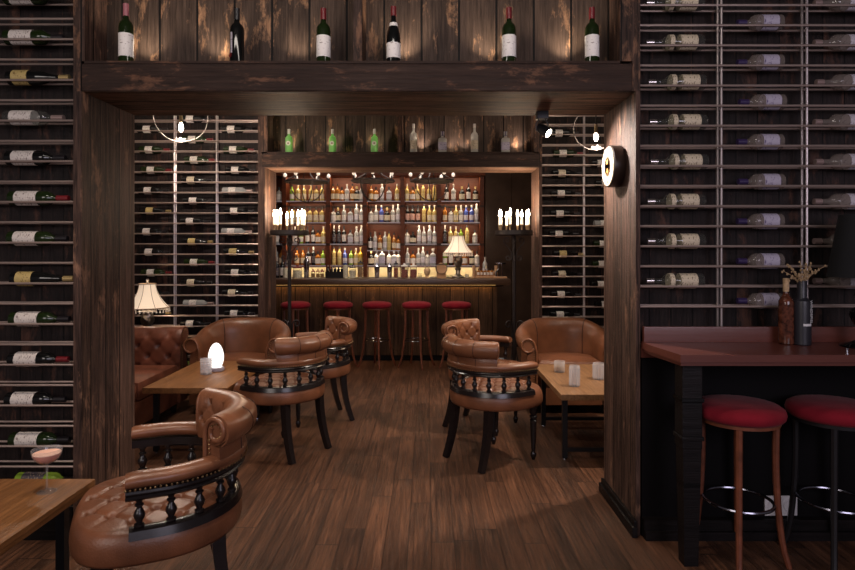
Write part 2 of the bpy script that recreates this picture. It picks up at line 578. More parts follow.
def thing(name, label, cat, loc=(0, 0, 0), rz=0.0, group=None):
    o = bpy.data.objects.new(name, None)
    o.empty_display_size = .05
    o.location = loc
    o.rotation_euler = (0, 0, rz)
    COL.objects.link(o)
    return tag(o, label, cat, group)


def struct(name, mb, m, smooth=0):
    o = mb.build(name, m, smooth=smooth)
    o['kind'] = 'structure'
    return o


def kids(o):
    return [c for c in KIDS.get(o.name, [])]


def copy_tree(o, loc, rz=None, label=None, cat=None, group=None, scale=None, rot=None):
    allk = {}
    for x in COL.objects:
        if x.parent is not None:
            allk.setdefault(x.parent.name, []).append(x)

    def rec(src, par):
        c = src.copy()
        COL.objects.link(c)
        c.parent = par
        for k in allk.get(src.name, ()):
            rec(k, c)
        return c
    r = rec(o, None)
    r.location = loc
    if rz is not None:
        r.rotation_euler = (0, 0, rz)
    if rot is not None:
        r.rotation_euler = rot
    if scale is not None:
        r.scale = (scale,) * 3
    tag(r, label, cat or o['category'], group)
    return r


ORD = ['', 'first', 'second', 'third', 'fourth', 'fifth', 'sixth', 'seventh', 'eighth', 'ninth', 'tenth', 'eleventh', 'twelfth', 'thirteenth', 'fourteenth']


def px(x, y, D):
    """World point seen at pixel (x, y) at depth D: used once to measure the place."""
    return ((x - 427.5) / FPX * D, D, CAMH + (250 - y) / FPX * D)


def PX(x, D):
    return (x - 427.5) / FPX * D


def PZ(y, D):
    return CAMH + (250 - y) / FPX * D


# ------------------------------------------------------------------ the rooms
YA, YB = 3.15, 3.72          # front portal
YC, YD = 6.15, 6.60          # far portal
CEIL = 3.3
struct('floor', MB().box(-4.6, 4.6, -3.0, 10.2, -.1, 0), W_FLOOR)
struct('ceiling', MB().box(-4.6, 4.6, -.5, 10.2, CEIL, CEIL + .1), PLASTER)
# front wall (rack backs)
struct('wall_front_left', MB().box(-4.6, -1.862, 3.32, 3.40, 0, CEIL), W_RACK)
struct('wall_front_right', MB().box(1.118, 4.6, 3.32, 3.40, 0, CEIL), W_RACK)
struct('baseboard_front_left', MB().box(-4.6, -1.862, 3.10, 3.32, 0, .14), W_BLACK)
struct('baseboard_front_right', MB().box(1.125, 4.6, 3.11, 3.15, 0, .10).box(1.125, 4.6, 3.09, 3.11, 0, .045), W_BLACK)
struct('wall_under_counter', MB().box(1.125, 4.6, 3.15, 3.319, 0, .93), BLACKPAINT)
# front portal
struct('trim_1', MB().box(-1.86, -1.816, YA, YB, 0, 2.334), W_Z_Y)
struct('trim_2', MB().box(1.094, 1.117, YA, YB, 0, 2.334), W_Z_Y)
struct('trim_3', MB().box(-1.86, 1.117, YA + .012, YB, 2.334, 2.36), W_X_Y)
struct('trim_4', MB().box(-1.816, 1.075, YA, YA + .03, 2.336, 2.478, .004).box(-1.80, 1.01, YA - .005, 3.37, 2.478, 2.492), W_X_Z)
struct('trim_5', MB().box(-1.86, -1.80, YA, YA + .025, 2.492, CEIL).box(-1.86, -1.817, YA, YA + .025, 2.334, 2.492), W_Z_X)
struct('trim_6', MB().box(1.01, 1.117, YA, YA + .025, 2.492, CEIL).box(1.076, 1.117, YA, YA + .025, 2.334, 2.492), W_Z_X)
struct('trim_7', MB().box(-.39, -.345, YA + .01, 3.37, 2.492, CEIL), W_Z_X)
struct('wall_front_niche', MB().box(-1.86, 1.117, 3.37, 3.40, 2.36, CEIL), W_NICHE)
struct('trim_8', MB().box(-1.83, -1.801, YA + .025, 3.37, 2.492, CEIL).box(1.02, 1.05, YA + .025, 3.37, 2.492, CEIL), W_Z_Y)
struct('baseboard_front_jamb', MB().box(1.066, 1.094, YA - .03, YB + .02, 0, .055, .006).box(1.078, 1.094, YA - .02, YB + .01, .055, .085, .004), W_BLACK)
# middle room
struct('wall_middle_left', MB().box(-3.42, -3.32, 3.40, YC + .2, 0, CEIL), W_Z_Y)
struct('wall_middle_right', MB().box(2.75, 2.85, 3.40, YC + .2, 0, CEIL), W_Z_Y)
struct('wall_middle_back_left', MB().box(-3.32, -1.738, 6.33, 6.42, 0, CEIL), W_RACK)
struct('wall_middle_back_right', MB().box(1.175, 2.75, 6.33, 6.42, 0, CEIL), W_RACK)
# far portal
struct('trim_9', MB().box(-1.737, -1.666, YC, YD, 0, 2.35), W_Z_Y)
struct('trim_10', MB().box(1.143, 1.174, YC, YD, 0, 2.35), W_Z_Y)
struct('trim_11', MB().box(-1.737, 1.174, YC + .012, YD, 2.35, 2.375), W_X_Y)
struct('trim_12', MB().box(-1.70, 1.143, YC, YC + .03, 2.352, 2.49, .004).box(-1.64, 1.09, YC - .005, 6.37, 2.49, 2.505), W_X_Z)
struct('trim_13', MB().box(-1.737, -1.64, YC, YC + .025, 2.505, CEIL).box(-1.737, -1.701, YC, YC + .025, 2.35, 2.505), W_Z_X)
struct('trim_14', MB().box(1.09, 1.174, YC, YC + .025, 2.505, CEIL).box(1.144, 1.174, YC, YC + .025, 2.35, 2.505), W_Z_X)
struct('trim_15', MB().box(PX(397.5, YC), PX(402, YC), YC + .01, 6.37, 2.505, CEIL), W_Z_X)
struct('wall_far_niche', MB().box(-1.737, 1.174, 6.37, 6.42, 2.375, CEIL), W_NICHE)
struct('trim_16', MB().box(-1.67, -1.641, YC + .025, 6.37, 2.505, CEIL).box(1.10, 1.13, YC + .025, 6.37, 2.505, CEIL), W_Z_Y)
# bar room
struct('wall_bar_back', MB().box(-3.0, 2.4, 9.74, 9.84, 0, CEIL), W_SHELF)
struct('wall_bar_left', MB().box(-3.0, -2.9, 6.42, 9.74, 0, CEIL), W_Z_Y)
struct('wall_bar_right', MB().box(2.3, 2.4, 6.42, 9.74, 0, CEIL), W_Z_Y)
struct('wall_bar_panel', MB().box(.90, 1.30, 9.30, 9.72, 0, CEIL - .005).box(1.305, 2.29, 9.30, 9.72, 0, CEIL - .005), BLACKG)


# ------------------------------------------------------------------ wine racks
def rack(label, x0, x1, yf, yb, zs, posts, zbot, ztop, r=.0064, group=None):
    t = thing('wine_rack', label, 'wine rack', ((x0 + x1) / 2, yb, zbot), 0, group)
    ox, oy, oz = t.location
    for z in zs:
        for y in (yf, yb):
            MB().tube([(x0 - ox, y - oy, z - oz), (x1 - ox, y - oy, z - oz)], r, 8).build('rod', RODM, t)
    for x in posts:
        for y, d in ((yf + .018, .0), (yf + .060, 0)):
            MB().tube([(x - ox, y - oy, 0), (x - ox, y - oy, ztop - zbot)], r * 1.1, 8).build('post', POSTM, t)
    for z in zs:
        m = MB()
        for x in posts:
            m.box(x - ox - .006, x - ox + .006, yf + .004 - oy, .042, z - oz - .004, z - oz + .004)
        break
    m.build('bracket', RODM, t)
    return t


YF, YR, YM = 3.185, 3.265, 3.225


def zrow(y0, step, k, D):
    return CAMH + (250 - (y0 + step * k)) / FPX * D


ZL = {k: zrow(242.7, 20.35, k, YF) for k in range(-14, 14)}
ZRt = {k: zrow(246.3, 20.1, k, YF) for k in range(-14, 4)}
rack('metal rod wine rack behind the cocktail table', -3.3, -1.866, YF, YR, [ZL[k] for k in ZL], [PX(-60, YF), PX(-170, YF), -1.875], .141, 2.95, group='wall wine racks')
rack('metal rod rack of clear bottles above the red brown counter', 1.120, 3.2, YF, YR, [ZRt[k] for k in ZRt], [PX(723, YF), PX(809, YF), PX(895, YF)], .99, 2.95, group='wall wine racks')
YF2, YR2, YM2 = 6.20, 6.28, 6.24
ZML = {k: zrow(120.3, 10.3, k, YF2) for k in range(-4, 29)}
ZMR = {k: zrow(134.5, 10.15, k, YF2) for k in range(-4, 27)}
rack('wine rack on the wall behind the cream table lamp', -3.30, -1.741, YF2, YR2, [ZML[k] for k in ZML], [PX(173.5, YF2), PX(215.8, YF2)], .05, 2.9, group='wall wine racks')
rack('wine rack on the wall behind the tumblers and the tub sofa', 1.178, 2.74, YF2, YR2, [ZMR[k] for k in ZMR], [PX(585, YF2), PX(628, YF2)], .05, 2.9, group='wall wine racks')

# ------------------------------------------------------------------ bottles
PROF = {  # shape: list of (radius / R, height / H) for the glass, neck top excluded; then label and cap spans
    'bordeaux': ([(.0, .01), (.9, .0), (1, .015), (1, .60), (.96, .655), (.78, .70), (.50, .735), (.37, .77), (.35, .80), (.35, .985), (.38, .985), (.38, 1), (.0, 1)], (.12, .50), (.80, 1.0), .0),
    'burgundy': ([(.0, .01), (.9, .0), (1, .015), (1, .42), (.94, .52), (.78, .61), (.55, .69), (.40, .75), (.34, .80), (.33, .985), (.38, .985), (.38, 1), (.0, 1)], (.10, .36), (.84, 1.0), .0),
    'spirit': ([(.0, .01), (.92, .0), (1, .015), (1, .58), (.95, .63), (.72, .68), (.42, .715), (.34, .75), (.34, .90), (.36, .91), (.36, 1), (.0, 1)], (.12, .42), (.87, 1.0), .0),
    'squat': ([(.0, .01), (.92, .0), (1, .02), (1, .56), (.94, .64), (.66, .70), (.36, .73), (.33, .76), (.33, .83), (.37, .84), (.37, 1), (.0, 1)], (.12, .48), (.80, 1.0), .0),
    'square': ([(.0, .01), (.92, .0), (1, .015), (1, .60), (.93, .66), (.60, .70), (.36, .72), (.33, .75), (.33, .82), (.40, .83), (.40, 1), (.0, 1)], (.12, .48), (.80, 1.0), .9),
    'tall': ([(.0, .01), (.92, .0), (1, .012), (1, .66), (.92, .70), (.60, .75), (.42, .80), (.40, .86), (.40, 1), (.0, 1)], (.14, .44), (.88, 1.0), .0),
}


def bottle_parts(kind, H, Rr, seg=20):
    prof, lab, cap, sq = PROF[kind]
    g = MB().lathe([(max(r, 1e-5) * Rr, z * H) for r, z in prof], seg=seg, sq=sq)
    l = MB().lathe([(Rr * 1.006, lab[0] * H), (Rr * 1.015, lab[0] * H + .0005), (Rr * 1.015, lab[1] * H - .0005), (Rr * 1.006, lab[1] * H)], seg=seg, sq=sq)
    rr = [r for r, z in prof if z >= cap[0] - .02]
    rn = max(rr[1:-1] or rr) * Rr
    c = MB().lathe([(1e-5, cap[0] * H), (rn * 1.05, cap[0] * H), (rn * 1.06, H * 1.002), (1e-5, H * 1.004)], seg=max(10, seg - 6))
    return g, l, c


def bottle(kind, H, Rr, glass, lab, cap, name='wine_bottle', seg=20):
    """A thing: the glass is the thing's mesh, its label and capsule are parts."""
    g, l, c = bottle_parts(kind, H, Rr, seg)
    o = g.build(name, glass)
    if lab:
        l.build('paper_label', lab, o)
    if cap:
        c.build('capsule', cap, o)
    return o


def small_bottle_mesh(kind, H, Rr, glass, lab, cap, seg=10, lb=None):
    prof, lb0, cp, sq = PROF[kind]
    lb = lb or lb0
    pts = []
    for r, z in prof:
        pts.append((max(r, 1e-5) * Rr, z * H))
    zs = sorted(set([z for _, z in pts] + [lb[0] * H, lb[1] * H, cp[0] * H]))

    def rad(z):
        for (r0, z0), (r1, z1) in zip(pts[1:], pts[2:]):
            if z0 <= z <= z1 and z1 > z0:
                return r0 + (r1 - r0) * (z - z0) / (z1 - z0)
        return pts[1][0]
    out = [(1e-5, pts[0][1])] + [(rad(z), z) for z in zs if z > .011 * H or z == 0][:-1] + [(rad(H * .999), H), (1e-5, H)]
    mis = []
    for (r0, z0), (r1, z1) in zip(out, out[1:]):
        zc = (z0 + z1) / 2
        mis.append(1 if lb[0] * H <= zc <= lb[1] * H else 2 if zc >= cp[0] * H else 0)
    mb = MB().lathe(out, seg=seg, sq=sq, mis=mis)
    o = mb.build('tmp', [glass, lab, cap])
    me = o.data
    bpy.data.objects.remove(o)
    return me


def place_mesh(name, me, loc, label, cat, group, rot=(0, 0, 0)):
    o = bpy.data.objects.new(name, me)
    o.location = loc
    o.rotation_euler = rot
    COL.objects.link(o)
    return tag(o, label, cat, group)


LIE_R = (0, R(90), 0)       # neck to +X
LIE_L = (0, R(-90), 0)      # neck to -X
lift = lambda rr: math.sqrt((rr + .0066) ** 2 - .04 ** 2)

# left front rack: thirteen wine bottles, necks to the jamb
left_looks = [
    ('bordeaux', G_GREEN, L_WHITE, C_BLACK, 'dark white labelled wine bottle cut by the frame'),
    ('bordeaux', G_GREEN, L_WHITE, C_BLACK, 'dark green wine bottle with plain white label'),
    ('burgundy', G_DARK, L_GOLD, C_GOLD, 'dark sparkling wine with gold label and foil'),
    ('bordeaux', G_THIN, L_WHITE, C_GREY, 'clear glass wine bottle with white label'),
    ('bordeaux', G_DARK, L_WHITE, C_BLACK, 'black wine bottle with banded white label'),
    ('bordeaux', G_GREEN, L_WHITE, C_RED, 'dark wine bottle with white label and red capsule'),
    ('bordeaux', G_GREEN, L_WHITE, C_BLACK, 'green wine bottle with broad white label'),
    ('burgundy', G_DARK, L_GOLD, C_GOLD, 'dark bottle with gold label and gold foil neck'),
    ('bordeaux', G_GREEN, L_WHITE, C_BLACK, 'green wine bottle with white label'),
    ('bordeaux', G_DARK, L_WHITE, C_RED, 'black wine bottle with white label and red capsule'),
    ('bordeaux', G_DARK, L_WHITE, C_BLACK, 'black wine bottle with grey striped white label'),
    ('bordeaux', G_GREEN, L_WHITE, C_BLACK, 'dark wine bottle with black banded white label'),
    ('bordeaux', G_LIME, L_DARK, C_BLACK, 'bright lime green bottle'),
]
basex = [5, 6, 9, 6, 8, 11, 10, 13, 12, 11, 8, 12, 18]
for i, (kd, gl, lb, cp, txt) in enumerate(left_looks):
    k = -12 + 2 * i
    Hb = .325 if kd == 'burgundy' else .31
    o = bottle(kd, Hb, .0395, gl, lb, cp)
    o.location = (PX(basex[i], YM), YM, ZL[k] + lift(.0395))
    o.rotation_mode = 'ZYX'
    o.rotation_euler = (0, R(90), R(40 * (i % 3)))
    tag(o, '%s, %s down the cocktail side rack' % (txt, ORD[i + 1]), 'bottle', 'bottles in the rack behind the cocktail table')

# right front rack, three bays of clear bottles, necks to the left
protoA = bottle('spirit', .30, .041, G_THIN, L_CREAM, C_SILVER, 'spirit_bottle')
MB().lathe([(.0405, .158), (.0418, .159), (.0418, .182), (.0405, .183)], seg=20).build('shoulder_label', L_CREAM, protoA)
protoB = bottle('squat', .235, .042, G_HAZE, L_VIOLET, C_VIOLET, 'spirit_bottle')
protoC = bottle('spirit', .29, .0425, G_HAZE, L_PALE, C_GREY, 'spirit_bottle')
used = set()


def put(proto, x, k, label, group):
    loc = (x, YM, ZRt[k] + lift(.042))
    if proto.name in used:
        o = copy_tree(proto, loc, rot=LIE_L, label=label, cat='bottle', group=group)
    else:
        used.add(proto.name)
        o = proto
        o.location = loc
        tag(o, label, 'bottle', group)
    o.rotation_euler = (0, R(-90), 0)
    return o


protoA.rotation_euler = protoB.rotation_euler = protoC.rotation_euler = LIE_L
protoA['category'] = protoB['category'] = protoC['category'] = 'bottle'
offA = [0, 0, 2, 3, 4, 1, 1, 0]
for i in range(8):
    put(protoA, PX(702 + offA[i], YM), -12 + 2 * i, 'clear bottle with two cream labels, %s down the rack bay beside the jamb' % ORD[i + 1], 'clear bottles in the rack above the counter')
offB = [0, 0, 2, 0, 1, 0, 0, 0]
for i in range(8):
    put(protoB, PX(781 + offB[i], YM), -11 + 2 * i, 'squat bottle with violet cap and label, %s down the rack above the counter' % ORD[i + 1], 'violet capped bottles in the rack above the counter')
for i in range(8):
    put(protoC, PX(868 + offB[i], YM), -12 + 2 * i, 'clear bottle with lilac label and rosy cap, %s down the bay above the lamp' % ORD[i + 1], 'lilac labelled bottles in the rack above the lamp')

# middle room racks: small in the picture, one mesh each
SM = {
    'white': small_bottle_mesh('bordeaux', .31, .0385, G_DARK, L_WHITE, C_BLACK, 12, (.2, .44)),
    'red': small_bottle_mesh('bordeaux', .31, .0385, G_GREEN, L_WHITE, C_RED, 12, (.2, .44)),
    'cream': small_bottle_mesh('burgundy', .31, .0395, G_DARK, L_CREAM, C_BLACK, 12, (.2, .44)),
    'gold': small_bottle_mesh('burgundy', .31, .0395, G_DARK, L_GOLD, C_GOLD, 12, (.2, .44)),
    'clear': small_bottle_mesh('bordeaux', .31, .0385, G_CLEAR, L_WHITE, C_GREY, 12, (.2, .44)),
    'lime': small_bottle_mesh('bordeaux', .31, .0385, G_LIME, L_DARK, C_BLACK, 12, (.2, .44)),
}
TXT = {'white': 'dark wine bottle with white label', 'red': 'dark wine bottle with red capsule', 'cream': 'dark wine bottle with cream label', 'gold': 'dark wine bottle with gold label',
       'clear': 'clear wine bottle with white label', 'lime': 'lime green bottle'}
colsL = [(139, [1, 3, 5, 7, 9, 11, 13, 15, 17, 19], ['white', 'red', 'red', 'white', 'gold', 'white', 'white', 'red', 'white', 'gold'], 'first rack column'),
         (182, [0, 2, 4, 6, 8, 10, 12, 14, 16, 18, 20], ['white', 'red', 'red', 'cream', 'white', 'white', 'gold', 'red', 'cream', 'clear', 'white'], 'second rack column'),
         (223, [1, 3, 5, 7, 9, 11, 13, 15, 17, 19], ['white', 'red', 'white', 'clear', 'white', 'clear', 'gold', 'white', 'cream', 'white'], 'third rack column')]
for x0, ks, kinds, col in colsL:
    for i, (k, kd) in enumerate(zip(ks, kinds)):
        rr = .0395 if kd in ('cream', 'gold') else .0385
        xx = PX(x0 + (i * 37 % 5) - 1, YM2)
        place_mesh('wine_bottle', SM[kd], (xx, YM2, ZML[k] + lift(rr)), '%s, %s down the %s behind the lamp' % (TXT[kd], ORD[i + 1], col), 'bottle',
                   'bottles in the rack behind the cream lamp', (0, R(90), 0))
place_mesh('wine_bottle', SM['lime'], (PX(184, YM2), YM2, ZML[24] + lift(.0385)), 'lime green bottle low in the rack between the two leather sofas', 'bottle', 'bottles in the rack behind the cream lamp', (0, R(90), 0))
colsR = [(550, [0, 2, 4, 6, 8, 10, 12, 14, 16, 18], ['white', 'red', 'cream', 'white', 'white', 'white', 'gold', 'cream', 'white', 'white'], 'first rack column'),
         (592, [3, 5, 9, 11, 13, 15, 17], ['white', 'white', 'clear', 'red', 'red', 'white', 'white'], 'second rack column')]
for x0, ks, kinds, col in colsR:
    for i, (k, kd) in enumerate(zip(ks, kinds)):
        rr = .0395 if kd in ('cream', 'gold') else .0385
        xx = PX(x0 + (i * 29 % 5) - 1, YM2)
        place_mesh('wine_bottle', SM[kd], (xx, YM2, ZMR[k] + lift(rr)), '%s, %s down the %s behind the tumblers' % (TXT[kd], ORD[i + 1], col), 'bottle',
                   'bottles in the rack behind the tumblers', (0, R(90), 0))

# ------------------------------------------------------------------ niche bottles and their uplights
def uplight(loc, label, aim, power, group, r=.02, spot=110, color=(1, .86, .66)):
    t = MB().lathe([(1e-4, 0), (r, 0), (r, .012), (r * .8, .014), (r * .78, .011), (1e-4, .011)], seg=14).build('uplight', BRASS, loc=loc)
    tag(t, label, 'light', group)
    MB().lathe([(1e-4, .0), (r * .74, .0), (r * .74, .0015), (1e-4, .0015)], (0, 0, .0115), seg=12).build('lens', BULB, t)
    light('niche_uplight', 'SPOT', (loc[0], loc[1], loc[2] + .03), power, color, aim=aim, size=.012, spot=spot, blend=1.0)


ZN = 2.492
near = [(126, 'bordeaux', .325, G_GREEN, L_LIT, C_PINK, 'green wine bottle with large white label and rose capsule'),
        (237, 'bordeaux', .30, G_DARK, None, C_BLACK, 'black wine bottle with slim vertical label and red seal'),
        (323.5, 'bordeaux', .30, G_GREEN, L_LIT, C_RED, 'green wine bottle with white label and dark red capsule'),
        (393.5, 'burgundy', .31, G_DARK, L_LIT, C_RED, 'dark sloping wine bottle with neck label and white label'),
        (509, 'bordeaux', .305, G_GREEN, L_LIT, C_RED, 'green wine bottle with tall white label and bright red capsule'),
        (592, 'bordeaux', .305, G_GREEN, L_LIT, C_RED, 'dark green wine bottle with white label at the niche end')]
YN = 3.215
for i, (x, kd, Hb, gl, lb, cp, txt) in enumerate(near):
    o = bottle(kd, Hb, .0375, gl, lb, cp, seg=24)
    o.location = (PX(x, YN), YN, ZN)
    tag(o, '%s, %s in front niche' % (txt, ORD[i + 1]), 'bottle', 'wine bottles in the front niche')
    if lb is None:
        m = MB()
        pts = []
        for a in range(-3, 4):
            an = -PI / 2 - .55 + a * .06
            pts.append((math.cos(an) * .0382, math.sin(an) * .0382))
        m.add([(p[0], p[1], z) for z in (.055, .165) for p in pts], [(j, j + 1, 8 + j, 7 + j) for j in range(6)])
        m.build('vertical_label', L_PALE, o)
        MB().lathe([(1e-4, 0), (.012, 0), (.012, .002), (1e-4, .002)], (-.026, -.0285, .043), 14, Matrix.Rotation(R(-42), 3, 'Z') @ Matrix.Rotation(R(90), 3, 'X')).build('red_seal', C_RED, o)['label'] = 'round red seal'
    if kd == 'burgundy':
        MB().lathe([(.0215, .205), (.0245, .203), (.0205, .222), (.0195, .222)], seg=24).build('neck_label', L_LIT, o)
for i, (x, p) in enumerate([(143, 9), (216, 9), (297, 8), (404, 13), (490, 9), (567, 10)]):
    uplight((PX(x, 3.285), 3.285, ZN), 'small brass uplight standing %s along the upper front niche' % ORD[i + 1], (PX(x, 3.33), 3.33, 3.2), p * .8, 'uplights in the front niche')
far = [(289, 'green', 'small green bottle with round white label lit from below'), (332.5, 'green', 'small lit green bottle with round label, middle of three'),
       (374.5, 'green', 'small lit green bottle with round label nearest the divider'), (413.5, 'tall', 'clear whisky bottle with cream label just past the divider'),
       (442.5, 'sq', 'squat clear gin bottle with violet label between two tall ones'), (474.5, 'tall', 'tall clear whisky bottle between two squat bottles'), (505.5, 'sq', 'squat clear gin bottle with violet label at the niche end')]
ZN2 = 2.505
YN2 = 6.215
for i, (x, kd, txt) in enumerate(far):
    if kd == 'green':
        o = bottle('squat', .245, .037, G_GLOWT, None, C_WHITE, 'spirit_bottle', 16)
        MB().lathe([(1e-4, 0), (.024, 0), (.024, .003), (1e-4, .003)], (0, -.0355, .095), 16, Matrix.Rotation(R(90), 3, 'X')).build('round_label', C_WHITE, o)
        MB().lathe([(1e-4, 0), (.008, 0), (.008, .003), (1e-4, .003)], (0, -.0378, .095), 10, Matrix.Rotation(R(90), 3, 'X')).build('label_emblem', C_RED, o)
    elif kd == 'tall':
        o = bottle('spirit', .30, .038, G_HAZEW, L_CREAM, C_WHITE, 'spirit_bottle', 16)
    else:
        o = bottle('square', .22, .043, G_HAZEW, L_VIOLET, C_VIOLET, 'spirit_bottle', 20)
    o.location = (PX(x, YN2), YN2, ZN2)
    tag(o, '%s, in far niche' % txt, 'bottle', 'bottles in the far niche')
for i, (x, p, cc) in enumerate([(289.5, 5, (1, .95, .6)), (332, 5, (1, .95, .6)), (375.5, 5, (1, .95, .6)), (422, 12, SOFT), (452, 5, SOFT), (465, 7, SOFT), (517, 8, SOFT)]):
    uplight((PX(x, 6.30), 6.30, ZN2), 'small brass uplight standing %s along the far niche above the bar' % ORD[i + 1], (PX(x, 6.37), 6.36, 3.0), p * .6, 'uplights in the far niche', r=.022, color=cc)


# ------------------------------------------------------------------ captain's chairs
def upath(hw, yc, yf, ry=None, n_arc=28, n_s=5, a0=180.0, a1=360.0, straight=True):
    """U path from the left arm front round the back to the right arm front: (point, outward normal)."""
    ry = ry or hw
    out = []
    if straight:
        for i in range(n_s):
            out.append((Vector((-hw, yf + (yc - yf) * i / n_s, 0)), Vector((-1, 0, 0))))
    for i in range(n_arc + 1):
        a = R(a0 + (a1 - a0) * i / n_arc)
        nn = Vector((math.cos(a) / hw, math.sin(a) / ry, 0)).normalized()
        out.append((Vector((hw * math.cos(a), yc + ry * math.sin(a), 0)), nn))
    if straight:
        for i in range(1, n_s + 1):
            out.append((Vector((hw, yc + (yf - yc) * i / n_s, 0)), Vector((1, 0, 0))))
    return out


def usweep(mb, path, prof):
    """prof: list of (offset, z) or a function of the index giving it."""
    rings = []
    for i, (p, nn) in enumerate(path):
        pr = prof(i) if callable(prof) else prof
        rings.append([p + nn * o + Vector((0, 0, z)) for o, z in pr])
    mb.loft(rings)
    return mb


def arclen(path):
    s = [0.0]
    for (a, _), (b, _) in zip(path, path[1:]):
        s.append(s[-1] + (b - a).length)
    return s


def at_len(path, s, t):
    for i in range(len(s) - 1):
        if s[i] <= t <= s[i + 1]:
            k = (t - s[i]) / max(1e-9, s[i + 1] - s[i])
            return path[i][0].lerp(path[i + 1][0], k), path[i][1].lerp(path[i + 1][1], k).normalized()
    return path[-1]


def tuft(x, y, p=.15, deep=.036, crease=.012):
    u, v = (x + y) / p, (x - y) / p
    fu, fv = u - round(u), v - round(v)
    d = deep * math.exp(-(fu * fu + fv * fv) / .016)
    d += crease * (math.exp(-(fu / .07) ** 2) + math.exp(-(fv / .07) ** 2)) * .8
    return d


def seat_mesh():
    m = MB()
    NT, NR = 132, 42

    def outline(t):
        ca, sa = math.cos(t), math.sin(t)
        if sa <= 0:
            return .32
        p = 3.0
        return ((abs(ca) / .32) ** p + (abs(sa) / .292) ** p) ** (-1 / p)
    rings = []
    for i in range(NR + 1):
        rho = .93 * i / NR
        ring = []
        for j in range(NT):
            t = 2 * PI * j / NT
            r_ = outline(t) * rho
            x, y = r_ * math.cos(t), r_ * math.sin(t)
            z = .535 - .022 * rho ** 2.5
            fade = min(1, max(0, (.90 - rho) / .12))
            z -= tuft(x, y) * fade - .008
            ring.append((x, y, z))
        rings.append(ring)
    for rho, z in ((.965, .508), (.99, .494), (1.005, .472), (1.01, .447), (1.0, .422), (.975, .408), (.90, .404)):
        rings.append([(outline(2 * PI * j / NT) * rho * math.cos(2 * PI * j / NT), outline(2 * PI * j / NT) * rho * math.sin(2 * PI * j / NT), z) for j in range(NT)])
    n = NT
    vs = [p for r_ in rings[1:] for p in r_] + [rings[0][0]]
    fs = []
    for i in range(len(rings) - 2):
        for j in range(n):
            fs.append((i * n + j, i * n + (j + 1) % n, (i + 1) * n + (j + 1) % n, (i + 1) * n + j))
    c = len(vs) - 1
    for j in range(n):
        fs.append((c, j, (j + 1) % n))
    fs.append(tuple((len(rings) - 2) * n + j for j in range(n)))
    return m.add(vs, fs)


SPINDLE = [(.011, 0), (.017, .004), (.017, .014), (.010, .020), (.012, .030), (.0185, .050), (.020, .062), (.016, .078), (.010, .094), (.009, .102), (.015, .108), (.015, .116), (.010, .122), (.012, .140), (.016, .146), (.016, .156)]


